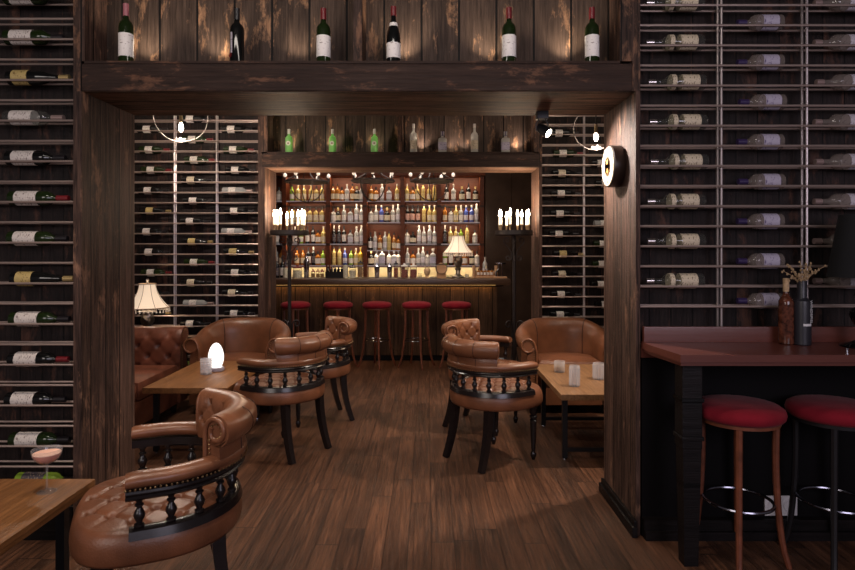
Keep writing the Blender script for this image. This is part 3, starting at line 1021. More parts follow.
def make_chair(label, loc, rz, group):
    t = thing('captains_chair', label, 'chair', loc, rz, group)
    seat_mesh().build('seat', LEATHER_SEAT, t, smooth=60)
    P = upath(.291, 0, .09)
    usweep(MB(), P, [(-.024, .500), (-.020, .528), (-.006, .536), (.008, .536), (.026, .528), (.030, .514), (.034, .500)]).build('lower_rail', EBONY, t)
    PU = upath(.301, 0, .10)
    usweep(MB(), PU, [(-.026, .640), (-.026, .672), (.030, .672), (.034, .664), (.028, .654), (.034, .646), (.024, .638)]).build('arm_rail', EBONY, t)
    s = arclen(P)
    for i in range(11):
        p, nn = at_len(P, s, s[-1] * (.03 + .94 * i / 10))
        MB().lathe([(r_, z * .675) for r_, z in SPINDLE], (p.x, p.y, .535), 10).build('spindle', EBONY, t)
    # padded arms, swelling at the front ends
    n = len(PU)

    def armprof(i):
        e = min(i, n - 1 - i)
        k = [.86, .97, 1, 1, 1, 1][min(e, 5)]
        w_, h_ = .042 * (.9 + .1 * k), .050 * k
        return [(w_ * math.cos(a), .671 + max(0, .012 + h_ * (.55 + .75 * math.sin(a)) * .74)) for a in [2 * PI * j / 16 for j in range(16)]]
    usweep(MB(), PU, armprof).build('arm_pad', LEATHER, t, smooth=60)
    # nailheads round the rail under the leather
    m = MB()
    s2 = arclen(PU)
    q = int(s2[-1] / .0155)
    for i in range(q + 1):
        p, nn = at_len(PU, s2, s2[-1] * i / q)
        c = p + nn * .041
        m.ball((c.x, c.y, .681), .0045, 5, 3)
    m.build('nailhead_trim', BRASS, t)
    # tufted back with rolled top
    PB = upath(.301, 0, 0, n_arc=84, a0=180 + 39, a1=360 - 39, straight=False)
    sb = arclen(PB)
    nb = len(PB)
    inner = [(-.040, .68 + .145 * i / 12) for i in range(13)]
    roll = []
    cx_, cz_, rr_ = .020, .822, .060
    for i in range(17):
        a = R(165 - 300 * i / 16)
        roll.append((cx_ + rr_ * 1.05 * math.cos(a), cz_ + rr_ * math.sin(a)))
    outer = [(.024, .778), (.034, .762), (.036, .735), (.036, .70), (.034, .676)]

    def bprof(i):
        out = []
        fade = min(1, min(i, nb - 1 - i) / 4)
        for (o, z) in inner + roll[1:7]:
            d = tuft(sb[i] - sb[-1] / 2, z - .772, .125, .034, .011) * fade * (1 if z < .85 else .4)
            out.append((o + min(d, .036) - .010 * fade, z))
        edge = 1.0 if 1 < i < nb - 2 else .985
        for (o, z) in roll[7:] + outer:
            out.append((o * edge, z))
        return out
    b = usweep(MB(), PB, bprof).build('backrest', LEATHER, t, smooth=60)
    for i in (0, nb - 1):
        m = MB()
        p, nn = PB[i]
        tan = (PB[1][0] - PB[0][0]).normalized() if i == 0 else (PB[-1][0] - PB[-2][0]).normalized()
        sg = -1 if i == 0 else 1
        # a scroll panel and its nails on each cut end
        ring = [(cx_ + .027 * math.cos(a), cz_ + .027 * math.sin(a)) for a in [R(200 - 30 * k) for k in range(11)]]
        line = [(-.014, .72 + .016 * k) for k in range(6)]
        for o, z in ring + line:
            c = p + nn * o + tan * sg * .003 + Vector((0, 0, z))
            m.ball(c, .0045, 5, 3)
        m.build('nailhead_trim', BRASS, b)
    # thick leather welt curling round the cut ends of the roll
    for i in (0, nb - 1):
        m = MB()
        p, nn = PB[i]
        tan = (PB[1][0] - PB[0][0]).normalized() * -1 if i == 0 else (PB[-1][0] - PB[-2][0]).normalized()
        line = [(-.034, .71 + .02 * k) for k in range(5)] + [(cx_ + (.052 - .0012 * k) * math.cos(R(172 - 17 * k)), cz_ + (.052 - .0012 * k) * math.sin(R(172 - 17 * k))) for k in range(24)]
        m.tube([p + nn * o + tan * .004 + Vector((0, 0, z)) for o, z in line], .0095, 8)
        m.build('scroll_welt', LEATHER, b, smooth=60)
    # stitched panel seams over the rolled back
    for i in (nb // 4, nb // 2, nb - 1 - nb // 4):
        p, nn = PB[i]
        MB().tube([p + nn * (cx_ + (o - cx_) * 1.012) + Vector((0, 0, cz_ + (z - cz_) * 1.012)) for o, z in roll[5:]] + [p + nn * (o + .001) + Vector((0, 0, z)) for o, z in outer], .0022, 5).build('panel_seam', SEAM, b)
    # legs: turned in front, sabre shaped behind
    for sx in (-1, 1):
        prof = [(.011, 0), (.015, .012), (.021, .030), (.021, .044), (.013, .058), (.016, .085), (.023, .25), (.025, .285), (.018, .292), (.027, .300), (.027, .315), (.020, .322), (.028, .335), (.030, .415)]
        MB().lathe(prof, (sx * .21, .185, 0), 14).build('leg', EBONY, t)
        pts, rr = [], []
        for i in range(9):
            k = i / 8
            zz = .425 * (1 - k)
            out = .010 + .080 * k ** 2.0
            pts.append((sx * (.178 + out * .18), -.205 - out, zz))
            rr.append(.036 - .009 * k)
        MB().tube(pts, rr, sq=True).build('leg', EBONY, t)
    return t


GCH = 'tan leather captain chairs'
facing = lambda deg: R(deg - 90)
chair = make_chair('tan leather captain chair with tufted seat drawn up to the cocktail table', (-1.075, 2.385, 0), facing(204.4), GCH)
copy_tree(chair, (-1.10, 4.52, 0), facing(149), 'tan leather captain chair seen from behind, beside the table with the glowing egg', 'chair', GCH)
copy_tree(chair, (.485, 4.36, 0), facing(36), 'tan leather captain chair seen from behind, at the corner of the tumbler table', 'chair', GCH)
copy_tree(chair, (.50, 5.12, 0), facing(-30), 'tan leather captain chair showing its tufted back, behind the tumbler table chair', 'chair', GCH)
copy_tree(chair, (-1.01, 5.34, 0), facing(204), 'tan leather captain chair showing its tufted back, nearest the brown tub sofa', 'chair', GCH)


# ------------------------------------------------------------------ tub sofas
def make_tub(label, loc, rz, group, hw=.385):
    t = thing('tub_sofa', label, 'sofa', loc, rz, group)
    P = upath(hw, -.02, .30, ry=.27, n_arc=44, n_s=10)
    n = len(P)
    s = arclen(P)

    def top(i):
        u = abs(s[i] / s[-1] - .5) * 2
        k = min(1, max(0, (u - .25) / .55))
        k = k * k * (3 - 2 * k)
        return .82 - .125 * k

    def prof(i):
        h = top(i)
        r_ = .068
        out = [(-.085, .30), (-.088, .45), (-.090, h - .14), (-.080, h - .08)]
        for q in range(13):
            a = R(150 - 285 * q / 12)
            out.append((.0 + r_ * math.cos(a), h - r_ + r_ * math.sin(a)))
        out += [(.005, h - .15), (.012, .40), (.010, .09), (-.08, .085)]
        return out
    b = usweep(MB(), P, prof).build('backrest', LEATHER, t, smooth=60)
    for i, sg in ((0, -1), (n - 1, 1)):
        m = MB()
        p = P[i][0]
        nn = P[i][1]
        h = top(i)
        for o, z in [(-.055, .13 + .02 * k) for k in range(int((h - .22) / .02))] + [(.046 * math.cos(R(190 - 25 * k)), h - .068 + .046 * math.sin(R(190 - 25 * k))) for k in range(11)]:
            c = p + nn * o + Vector((0, .003, z))
            m.ball(c, .005, 5, 3)
        m.build('nailhead_trim', BRASS, b)
    for i, sg in ((0, -1), (n - 1, 1)):
        m = MB()
        p = P[i][0]
        nn = P[i][1]
        h = top(i)
        line = [(-.078, .12 + .05 * k) for k in range(10)] + [(-.078, h - .12)] + [(.060 * math.cos(R(165 - 17 * k)), h - .068 + .060 * math.sin(R(165 - 17 * k))) for k in range(20)]
        m.tube([p + nn * o + Vector((0, .004, z)) for o, z in line], .010, 8)
        m.build('scroll_welt', LEATHER, b, smooth=60)
    # piping along the back seams
    for i in (n // 2 - 11, n // 2 + 11):
        m = MB()
        pr = prof(i)
        p, nn = P[i]
        m.tube([p + nn * (o - .001 if k < 4 else o * 1.03) + Vector((0, 0, z)) for k, (o, z) in enumerate(pr[1:14])], .004, 6)
        m.build('seam_piping', SEAM, b)
    # cushion
    m = MB()
    poly = []
    for p, nn in P:
        q = p - nn * .092
        poly.append((q.x, q.y))
    poly = [(poly[0][0], .315)] + poly + [(poly[-1][0], .315)]
    cx_ = 0.0
    cyy = .08
    rings = []
    for k, z in ((.9, .27), (1, .285), (1, .44), (.985, .465), (.93, .485), (.75, .497), (.4, .504), (.05, .506)):
        rings.append([(cx_ + (x - cx_) * k, cyy + (y - cyy) * k, z) for x, y in poly])
    m.loft(rings)
    m.build('seat_cushion', LEATHER_SEAT, t, smooth=60)
    MB().box(-hw + .09, hw - .09, -.20, .295, .085, .275, .01).build('front_panel', LEATHER, t)
    for sx in (-1, 1):
        for yy in (-.16, .24):
            MB().lathe([(.016, 0), (.022, .03), (.026, .09)], (sx * (hw - .06) * (1 if yy > 0 else .7), yy, 0), 10).build('foot', EBONY, t)
    return t


GS = 'brown leather tub sofas'
tub = make_tub('brown leather tub sofa behind the table with the glowing egg', (-1.775, 5.77, 0), R(180), GS)
copy_tree(tub, (1.30, 5.76, 0), R(180), 'brown leather tub sofa behind the table with the tumblers', 'sofa', GS)

# ------------------------------------------------------------------ tufted sofa along the left wall
t = thing('chesterfield_sofa', 'reddish brown tufted leather sofa along the wall, half behind the wood jamb', 'sofa', (-2.68, 4.75, 0))


def roll_profile(h=.785, d=.19):
    r_ = .075
    out = [(0, .10), (0, .30), (0, .42)] + [(0, .42 + .02 * i) for i in range(1, 15)]
    for q in range(15):
        a = R(160 - 290 * q / 14)
        out.append((d * .55 + r_ * 1.1 * math.cos(a), h - r_ + r_ * math.sin(a)))
    out += [(d * .62, h - .18), (d * .85, .40), (d * .85, .10)]
    return out


def tufted_slab(mb, p0, direction, outward, length, nseg):
    pr = roll_profile()
    rings = []
    for i in range(nseg + 1):
        u = length * i / nseg
        fade = min(1, min(i, nseg - i) / 3)
        ring = []
        for k, (o, z) in enumerate(pr):
            dd = 0
            if 3 <= k < 24 and z > .4:
                dd = (tuft(u - length / 2, z - .62, .19, .045, .011) - .008) * fade
            ring.append(Vector(p0) + Vector(direction) * u + Vector(outward) * (o + dd) + Vector((0, 0, z)))
        rings.append(ring)
    mb.loft(rings)
    return mb


tufted_slab(MB(), (-.38, .76, 0), (1, 0, 0), (0, 1, 0), .79, 56).build('arm', LEATHER_RED, t, smooth=60)
tufted_slab(MB(), (-.38, -.80, 0), (1, 0, 0), (0, -1, 0), .79, 40).build('arm', LEATHER_RED, t, smooth=60)
tufted_slab(MB(), (-.30, -.80, 0), (0, 1, 0), (-1, 0, 0), 1.56, 80).build('backrest', LEATHER_RED, t, smooth=60)
m = MB()
for o, z in [(.10 + .05 * math.cos(R(190 - 25 * k)), .71 + .05 * math.sin(R(190 - 25 * k))) for k in range(11)] + [(.035, .2 + .022 * k) for k in range(20)]:
    m.ball((.413, .76 + o, z), .005, 5, 3)
m.build('nailhead_trim', BRASS, t)
for y0 in (-.79, -.01):
    MB().box(-.30, .40, y0, y0 + .76, .30, .455, .045).build('seat_cushion', LEATHER_RED, t, smooth=60)
MB().box(-.36, .385, -.79, .75, .09, .30, .015).build('base', LEATHER_RED, t)
for sx in (-.3, .33):
    for sy in (-.82, .80):
        MB().lathe([(.018, 0), (.028, .03), (.03, .1)], (sx, sy, 0), 10).build('foot', EBONY, t)

# ------------------------------------------------------------------ low tables
def make_table(label, x0, x1, y0, y1, top, group, h=.50, th=.042, inset=.10):
    cx_, cy_ = (x0 + x1) / 2, (y0 + y1) / 2
    t = thing('low_table', label, 'table', (cx_, cy_, 0), 0, group)
    hx, hy = (x1 - x0) / 2, (y1 - y0) / 2
    MB().box(-hx, hx, -hy, hy, h - th, h, .006).build('table_top', top, t)
    lx = hx - .06
    for sx in (-1, 1):
        for sy in (-1, 1):
            g = MB().box(sx * lx - .018, sx * lx + .018, sy * (hy - inset) - .018, sy * (hy - inset) + .018, .012, h - th).build('leg', BLACKM, t)
            MB().lathe([(.016, 0), (.016, .008), (.008, .008), (.008, .013)], (sx * lx, sy * (hy - inset), 0), 10).build('levelling_foot', CHROME, g)
    for sy in (-1, 1):
        MB().box(-lx + .018, lx - .018, sy * (hy - inset) - .014, sy * (hy - inset) + .014, .055, .083).build('stretcher', BLACKM, t)
    for sx in (-1, 1):
        MB().box(sx * lx - .014, sx * lx + .014, -hy + inset + .018, hy - inset - .018, h - th - .028, h - th).build('top_rail', BLACKM, t)
    return t


GT = 'low wooden tables on black steel legs'
make_table('low oak table with a cocktail on it, cut by the picture edge', -2.10, -1.452, 1.30, 2.625, W_TABLE, GT, inset=.14)
make_table('low oak table with the glowing egg lamp on it', -2.07, -1.45, 4.35, 5.42, W_TABLE, GT)
make_table('low pale oak table with three tumblers on it', .925, 1.62, 4.15, 5.26, W_TABLEP, GT, inset=.16)
TZ = .50

# cocktail in a coupe
t = thing('cocktail_glass', 'coupe glass of pink cocktail standing on the low oak table', 'glass', (-1.573, 2.48, TZ))
prof_out = [(.036, 0), (.037, .002), (.012, .006), (.0045, .012), (.0038, .05), (.0040, .108), (.010, .116), (.030, .124), (.046, .138), (.054, .155), (.057, .178)]
prof_in = [(.0558, .178), (.0526, .156), (.044, .140), (.029, .127), (.009, .1195), (1e-4, .1185)]
MB().lathe([(1e-4, 0)] + prof_out + prof_in, seg=32).build('glass', COUPE, t)
MB().lathe([(1e-4, .1195), (.009, .1205), (.029, .128), (.0435, .1405), (.0515, .1555), (.0525, .1595), (1e-4, .1595)], seg=32).build('drink', DRINK, t)
MB().lathe([(1e-4, .1597), (.0528, .1597), (.0528, .162), (1e-4, .163)], seg=32).build('foam', FOAM, t)

# egg lamp
t = thing('egg_lamp', 'glowing white egg shaped lamp on the low oak table', 'lamp', (PX(216, 4.97), 4.97, TZ))
MB().lathe([(1e-4, 0), (.060, 0), (.066, .004), (.066, .026), (.060, .032), (1e-4, .032)], seg=28).build('base', mat('lilac_grey_base', (.34, .30, .36), rough=.4), t)
MB().lathe([(.050, .031)] + [(.062 * math.sin(a) * (1 + .10 * math.cos(a)), .031 + .080 - .098 * math.cos(a) + .022 * (1 - math.cos(a)) / 2) for a in [R(45 + 135 * i / 16) for i in range(16)]] + [(1e-4, .2315)], seg=28).build('shade', EGGM, t, smooth=80)


def tumbler(label, loc, r_, h_, drink=None, ribs=0, name='tumbler', cut=False):
    t = thing(name, label, 'glass', loc, 0, 'drinking glasses on the low tables')
    m = MB()
    seg = 24
    outp = [(r_ * .94, 0), (r_ * .97, .004)]
    k = 6 if cut else 2
    for i in range(k + 1):
        z = .006 + (h_ - .006) * i / k
        outp.append((r_ * (.97 + .03 * i / k), z))
        if cut and i < k:
            outp.append((r_ * .90, z + (h_ - .006) * .5 / k))
    inn = [(r_ * .92, h_), (r_ * .86, .014), (1e-4, .012)]
    m.lathe([(1e-4, 0)] + outp + inn, seg=seg)
    if ribs:
        for i in range(ribs):
            a = 2 * PI * i / ribs
            m.tube([(r_ * 1.0 * math.cos(a), r_ * 1.0 * math.sin(a), .006), (r_ * 1.02 * math.cos(a), r_ * 1.02 * math.sin(a), h_ * .9)], .0035, 6)
    m.build('glass', CRYSTAL, t)
    if drink:
        MB().lathe([(1e-4, .015), (r_ * .84, .0155), (r_ * .87, drink), (1e-4, drink)], seg=seg).build('drink', AMBER, t)
    return t


tumbler('cut crystal tumbler standing beside the glowing egg lamp', (PX(206, 4.84), 4.84, TZ), .047, .125, cut=True)
tumbler('short tumbler with a little amber drink at the table back', (PX(559.5, 4.92), 4.92, TZ), .045, .09, drink=.045)
tumbler('tall highball glass in the middle of the pale oak table', (PX(574.5, 4.41), 4.41, TZ), .037, .152, ribs=14, name='highball_glass')
tumbler('ribbed cut tumbler next to the wood jamb on the pale table', (PX(599, 4.65), 4.65, TZ), .046, .125, ribs=16)

# ------------------------------------------------------------------ side table and lamps
t = thing('side_table', 'small dark side table in the corner under the cream lamp', 'table', (-2.78, 6.0, 0))
MB().box(-.33, .33, -.14, .14, .56, .585, .004).build('table_top', EBONY, t)
for sx in (-1, 1):
    for sy in (-1, 1):
        MB().box(sx * .31 - .016, sx * .31 + .016, sy * .12 - .016, sy * .12 + .016, 0, .56).build('leg', EBONY, t)


def make_lamp(label, loc, group):
    t = thing('table_lamp', label, 'lamp', loc, 0, group)
    MB().lathe([(.085, 0), (.085, .02), (.06, .03), (.035, .05), (.030, .10), (.05, .13), (.02, .14), (1e-4, .14)], seg=18).build('base', SILVER, t)
    m = MB()
    rings = []
    for i in range(11):
        k = i / 10
        z = .14 + .15 * k
        rr = .026 + .026 * math.sin(PI * k * .9) + .012 * k
        rings.append([(rr * (1 + .14 * math.cos(4 * (a + 2.4 * k))) * math.cos(a), rr * (1 + .14 * math.cos(4 * (a + 2.4 * k))) * math.sin(a), z) for a in [2 * PI * j / 24 for j in range(24)]])
    m.loft(rings)
    m.build('twisted_body', SILVER, t)
    MB().lathe([(.01, .29), (.085, .297), (.09, .306), (.07, .312), (.012, .318), (.008, .60), (.004, .605)], seg=18).build('stem', SILVER, t)
    # bell shade of eight panels
    m = MB()
    rings = []
    for i in range(13):
        k = i / 12
        z = .345 + .235 * k
        rr = .205 - .125 * (1 - (1 - k) ** 1.9)
        rings.append([(rr * (1 - .045 * abs(math.sin(4 * a))) * math.cos(a), rr * (1 - .045 * abs(math.sin(4 * a))) * math.sin(a), z) for a in [2 * PI * j / 48 for j in range(48)]])
    m.loft(rings, cap=False)
    sh = m.build('lamp_shade', CREAM, t, smooth=30)
    m = MB()
    for q in range(8):
        a = 2 * PI * q / 8
        pts = []
        for i in range(13):
            k = i / 12
            rr = (.205 - .125 * (1 - (1 - k) ** 1.9)) * 1.005
            pts.append((rr * math.cos(a), rr * math.sin(a), .345 + .235 * k))
        m.tube(pts, .003, 5)
    for zz, rr in ((.345, .204), (.58, .081)):
        m.tube([(rr * math.cos(2 * PI * j / 32), rr * math.sin(2 * PI * j / 32), zz) for j in range(32)], .005, 6, closed=True)
    m.build('shade_piping', mat('tan_piping', (.36, .24, .15), rough=.8), sh)
    m = MB()
    for q in range(34):
        a = 2 * PI * q / 34
        for zz in (.333, .320, .307):
            m.ball((.203 * math.cos(a), .203 * math.sin(a), zz), .0065 if zz > .31 else .009, 5, 3)
    m.build('bead_fringe', BEAD, sh)
    MB().lathe([(.006, .58), (.012, .59), (.006, .60), (.018, .615), (.010, .63), (1e-4, .635)], seg=12).build('finial', SILVER, t)
    MB().ball((0, 0, .46), .03, 12, 8, 1.3).build('bulb', BULB, t)
    light('lamp_glow', 'POINT', (loc[0], loc[1], loc[2] + .46), 5, WARM, size=.03)
    return t


make_lamp('cream bell shaded table lamp with bead fringe in the corner by the sofa', (PX(147, 5.95), 5.96, .585), 'cream bell shaded lamps')
BT = 1.115
make_lamp('cream bell shaded table lamp with bead fringe standing on the bar', (PX(458, 8.3), 8.3, BT), 'cream bell shaded lamps')


# ------------------------------------------------------------------ bar stools
def make_stool(label, loc, group, h, r_, legm, rs, ring_z, rz=0.0):
    t = thing('bar_stool', label, 'bar stool', loc, rz, group)
    MB().lathe([(1e-4, h - .075), (r_ * .93, h - .075), (r_ * .985, h - .062), (r_, h - .045), (r_ * .975, h - .026), (r_ * .86, h - .010), (r_ * .6, h), (1e-4, h + .004)], seg=40).build('seat', VELVET, t, smooth=70)
    MB().lathe([(r_ * .55, h - .094), (r_ * .88, h - .094), (r_ * .88, h - .074), (r_ * .55, h - .074)], seg=32).build('seat_rim', legm, t)
    for q in range(4):
        a = -PI / 2 + q * PI / 2
        pts, rr = [], []
        for i in range(11):
            k = i / 10
            z = (h - .085) * (1 - k)
            rad = r_ * .78 + (rs - r_ * .78) * (k ** 1.4) * .72 + (rs - r_ * .78) * .28 * max(0, (k - .8) / .2) ** 2 + (.012 * math.sin(PI * k) * -1)
            pts.append((rad * math.cos(a), rad * math.sin(a), z))
            rr.append(.0165 - .003 * k)
        MB().tube(pts, rr, 8).build('leg', legm, t)
    k = 1 - ring_z / (h - .085)
    rad = r_ * .78 + (rs - r_ * .78) * (k ** 1.4) * .72 + .0 - .012 * math.sin(PI * k) - .014
    MB().tube([(rad * math.cos(2 * PI * j / 40), rad * math.sin(2 * PI * j / 40), ring_z) for j in range(40)], .008, 8, closed=True).build('foot_ring', DARKCHROME, t)
    return t


GST = 'red velvet bar stools'
make_stool('red velvet bar stool with red brown legs before the red counter', (PX(738, 2.92), 2.92, 0), GST, .765, .208, LEGWOOD, .215, .285, R(-26))
make_stool('red velvet bar stool with black legs at the picture edge', (PX(834, 2.92), 2.92, 0), GST, .765, .208, LEGBLACK, .215, .285, R(-34))
st = make_stool('red velvet bar stool at the bar, half hidden by the candle stand', (PX(295.5, 7.72), 7.72, 0), GST, .835, .19, LEGWOOD, .245, .345)
for i, (x, lb) in enumerate([(338, 'red velvet bar stool at the bar, just behind the tufted chair back'), (377, 'red velvet bar stool at the bar, in the middle of the five'),
                             (416.5, 'red velvet bar stool at the bar, between the middle stool and the lamp'), (456.5, 'red velvet bar stool at the bar, below the bell shaded lamp')]):
    copy_tree(st, (PX(x, 7.72), 7.72, 0), R(7 * i + 5), lb, 'bar stool', GST)

# ------------------------------------------------------------------ candle stands
def scroll(mb, pts2, o, axis, rr=.007):
    mb.tube([(o[0] + axis[0] * a, o[1] + axis[1] * a, o[2] + b) for a, b in pts2], rr, 6)


def spiral(c, r0, a0, turns, n=16, shrink=.75):
    return [(c[0] + r0 * (1 - shrink * i / n) * math.cos(a0 + turns * 2 * PI * i / n), c[1] + r0 * (1 - shrink * i / n) * math.sin(a0 + turns * 2 * PI * i / n)) for i in range(n + 1)]


def make_stand(label, loc, group):
    t = thing('candle_stand', label, 'candle stand', loc, 0, group)
    MB().tube([(0, 0, .06), (0, 0, 1.66)], .019, 10).build('stem', IRON, t)
    for q in range(3):
        a = PI / 6 + q * 2 * PI / 3
        ax = (math.cos(a), math.sin(a))
        m = MB()
        pts = spiral((.075, .72), .045, R(190), -1.25)[::-1] + [(.03, .62), (.022, .45), (.06, .22), (.15, .08)] + spiral((.18, .045), .04, R(200), 1.1, 12)
        scroll(m, pts, (0, 0, 0), ax, .0085)
        m.build('foot_scroll', IRON, t)
    for q in range(4):
        a = PI / 4 * 0 + q * PI / 2
        ax = (math.cos(a), math.sin(a))
        m = MB()
        pts = spiral((.06, 1.42), .035, R(180), 1.1, 12)[::-1] + [(.03, 1.48), (.06, 1.53), (.10, 1.57)] + spiral((.075, 1.60), .035, R(-20), 1.0, 12)
        scroll(m, pts, (0, 0, 0), ax, .006)
        m.build('bracket_scroll', IRON, t)
    MB().lathe([(1e-4, 1.655), (.19, 1.655), (.197, 1.66), (.197, 1.705), (.190, 1.705), (.188, 1.668), (1e-4, 1.668)], seg=36).build('tray', IRON, t)
    for q in range(8):
        a = 2 * PI * (q + .5) / 8
        x, y = .155 * math.cos(a), .155 * math.sin(a)
        h = (.0, .012, -.008, .006)[q % 4]
        c = MB().lathe([(1e-4, 1.668), (.018, 1.668), (.012, 1.674), (.008, 1.70), (.013, 1.745), (.016, 1.76), (.010, 1.765), (1e-4, 1.765)], (x, y, 0), 10).build('candle_cup', BRASS, t)
        cd = MB().lathe([(1e-4, 1.765), (.013, 1.765), (.0125, 1.835 + h), (1e-4, 1.838 + h)], (x, y, 0), 10).build('candle', CANDLE, t)
        MB().lathe([(1e-4, 1.838 + h), (.011, 1.852 + h), (.014, 1.868 + h), (.009, 1.895 + h), (1e-4, 1.925 + h)], (x, y, 0), 10).build('flame', FLAME, cd)
    light('candle_glow', 'POINT', (loc[0], loc[1], 2.02), 11, WARM, size=.10)
    return t


GCS = 'wrought iron candle stands'
cs = make_stand('wrought iron candle stand near the glowing egg table, before the bar', (PX(289.5, 6.30), 6.30, 0), GCS)
cs2 = copy_tree(cs, (PX(514, 6.30), 6.30, 0), R(180), 'wrought iron candle stand behind the tumbler table tub sofa', 'candle stand', GCS)
light('candle_glow', 'POINT', (PX(514, 6.30), 6.30, 2.02), 11, WARM, size=.10)


# ------------------------------------------------------------------ hanging lights
def make_orb(label, loc, r_, group, power):
    """hoop pendant of the middle room; loc is the lowest point of the hoops."""
    t = thing('hoop_pendant', label, 'hanging light', loc, 0, group)
    for a in (-math.atan2(loc[0], loc[1]),):
        MB().tube([(r_ * math.sin(b) * math.cos(a), r_ * math.sin(b) * math.sin(a), r_ - r_ * math.cos(b)) for b in [2 * PI * j / 40 for j in range(40)]], .0036, 6, closed=True).build('hoop', HOOPM, t)
    m = MB()
    for q in range(4):
        a = q * PI / 2 + .15
        pts = spiral((.03, .02), .018, R(200), 1.2, 12)
        m.tube([(p * math.cos(a), p * math.sin(a), z) for p, z in pts], .0035, 5)
    m.build('scroll_ornament', HOOPM, t)
    MB().tube([(0, 0, r_ * 1.1), (0, 0, CEIL - loc[2])], .006, 6).build('rod', IRON, t)
    MB().lathe([(1e-4, r_ * .75), (.014, r_ * .75), (.014, r_ * 1.15), (1e-4, r_ * 1.15)], seg=10).build('socket', BRASS, t)
    MB().lathe([(1e-4, r_ * .40), (.012, r_ * .44), (.020, r_ * .56), (.015, r_ * .68), (.011, r_ * .75), (1e-4, r_ * .76)], seg=12).build('bulb', BULB, t)
    MB().lathe([(.05, CEIL - loc[2] - .02), (.05, CEIL - loc[2]), (1e-4, CEIL - loc[2])], seg=16).build('ceiling_rose', IRON, t)
    light('pendant_glow', 'POINT', (loc[0], loc[1], loc[2] + r_ * .3), power, SOFT, size=.035)
    return t


make_orb('hoop pendant with bright bulb above the glowing egg table', (PX(181, 5.0), 5.0, PZ(142, 5.0)), .212, 'hoop pendants', 42)
make_orb('hoop pendant with bright bulb above the tumbler table', (PX(596, 4.9), 4.9, PZ(150, 4.9)), .18, 'hoop pendants', 18)


def make_ring(label, loc, group):
    """iron ring chandelier of the bar; loc is the ring centre."""
    t = thing('ring_chandelier', label, 'chandelier', loc, 0, group)
    rr = .26
    m = MB().lathe([(rr - .004, -.009), (rr + .004, -.009), (rr + .004, .009), (rr - .004, .009), (rr - .004, -.009)], seg=40)
    m.build('ring', IRON, t)
    for q in range(2):
        a = q * PI / 2 + .5
        MB().tube([(.21 * math.cos(a) * math.cos(b), .21 * math.sin(a) * math.cos(b), .245 * math.sin(b)) for b in [PI + PI * j / 24 for j in range(25)]], .0065, 6).build('hoop', IRON, t)
    for q in range(4):
        a = q * PI / 2 + .5
        MB().tube([(rr * math.cos(a), rr * math.sin(a), .01), (.16 * math.cos(a), .16 * math.sin(a), .06), (.07 * math.cos(a), .07 * math.sin(a), .14), (0, 0, .26)], .006, 6).build('arm', IRON, t)
    MB().tube([(0, 0, .25), (0, 0, CEIL - loc[2])], .007, 6).build('chain', IRON, t)
    for q in range(6):
        a = 2 * PI * q / 6 + .2
        x, y = rr * math.cos(a), rr * math.sin(a)
        MB().lathe([(1e-4, .012), (.012, .012), (.010, .05), (1e-4, .05)], (x, y, 0), 8).build('socket', IRON, t)
        MB().lathe([(1e-4, .05), (.016, .058), (.022, .075), (.018, .09), (1e-4, .112)], (x, y, 0), 10).build('bulb', BULB_DIM, t)
    return t


GR = 'ring chandeliers over the bar'
rc = make_ring('iron ring chandelier over the bar, nearest the candle stand', (PX(307, 7.3), 7.3, PZ(182, 7.3)), GR)
copy_tree(rc, (PX(373, 7.3), 7.3, PZ(181, 7.3)), .4, 'iron ring chandelier over the bar, middle of three', 'chandelier', GR)
copy_tree(rc, (PX(432, 7.3), 7.3, PZ(181, 7.3)), .9, 'iron ring chandelier over the bar, above the barrel', 'chandelier', GR)

# spotlight under the soffit
sx_, sy_ = PX(542, 3.62), 3.62
t = thing('ceiling_spotlight', 'small black spotlight under the wooden soffit aimed at the jamb', 'spotlight', (sx_, sy_, 2.334))
MB().box(-.034, .034, -.03, .03, -.045, 0, .003).build('mount', BLACKM, t)
m = MB()
for s_ in (-1, 1):
    m.tube([(s_ * .02, 0, -.045), (s_ * .036, .0, -.075), (s_ * .034, .0, -.115)], .004, 6)
m.build('yoke', BLACKM, t)
rot = Vector((.62, -.50, -.55)).to_track_quat('Z', 'Y').to_matrix()
h = MB().lathe([(1e-4, -.055), (.024, -.05), (.030, -.02), (.033, .035), (.028, .035), (.026, .028), (1e-4, .028)], (.015, -.005, -.115), 18, rot).build('head', BLACKM, t)
MB().lathe([(1e-4, .029), (.0255, .029), (.0255, .032), (1e-4, .032)], (.015, -.005, -.115), 18, rot).build('lens', BULB, h)
light('spotlight_beam', 'SPOT', (sx_ + .045, sy_ - .03, 2.19), 55, (1, .88, .78), aim=(1.09, 3.40, 1.93), size=.02, spot=100, blend=.9)

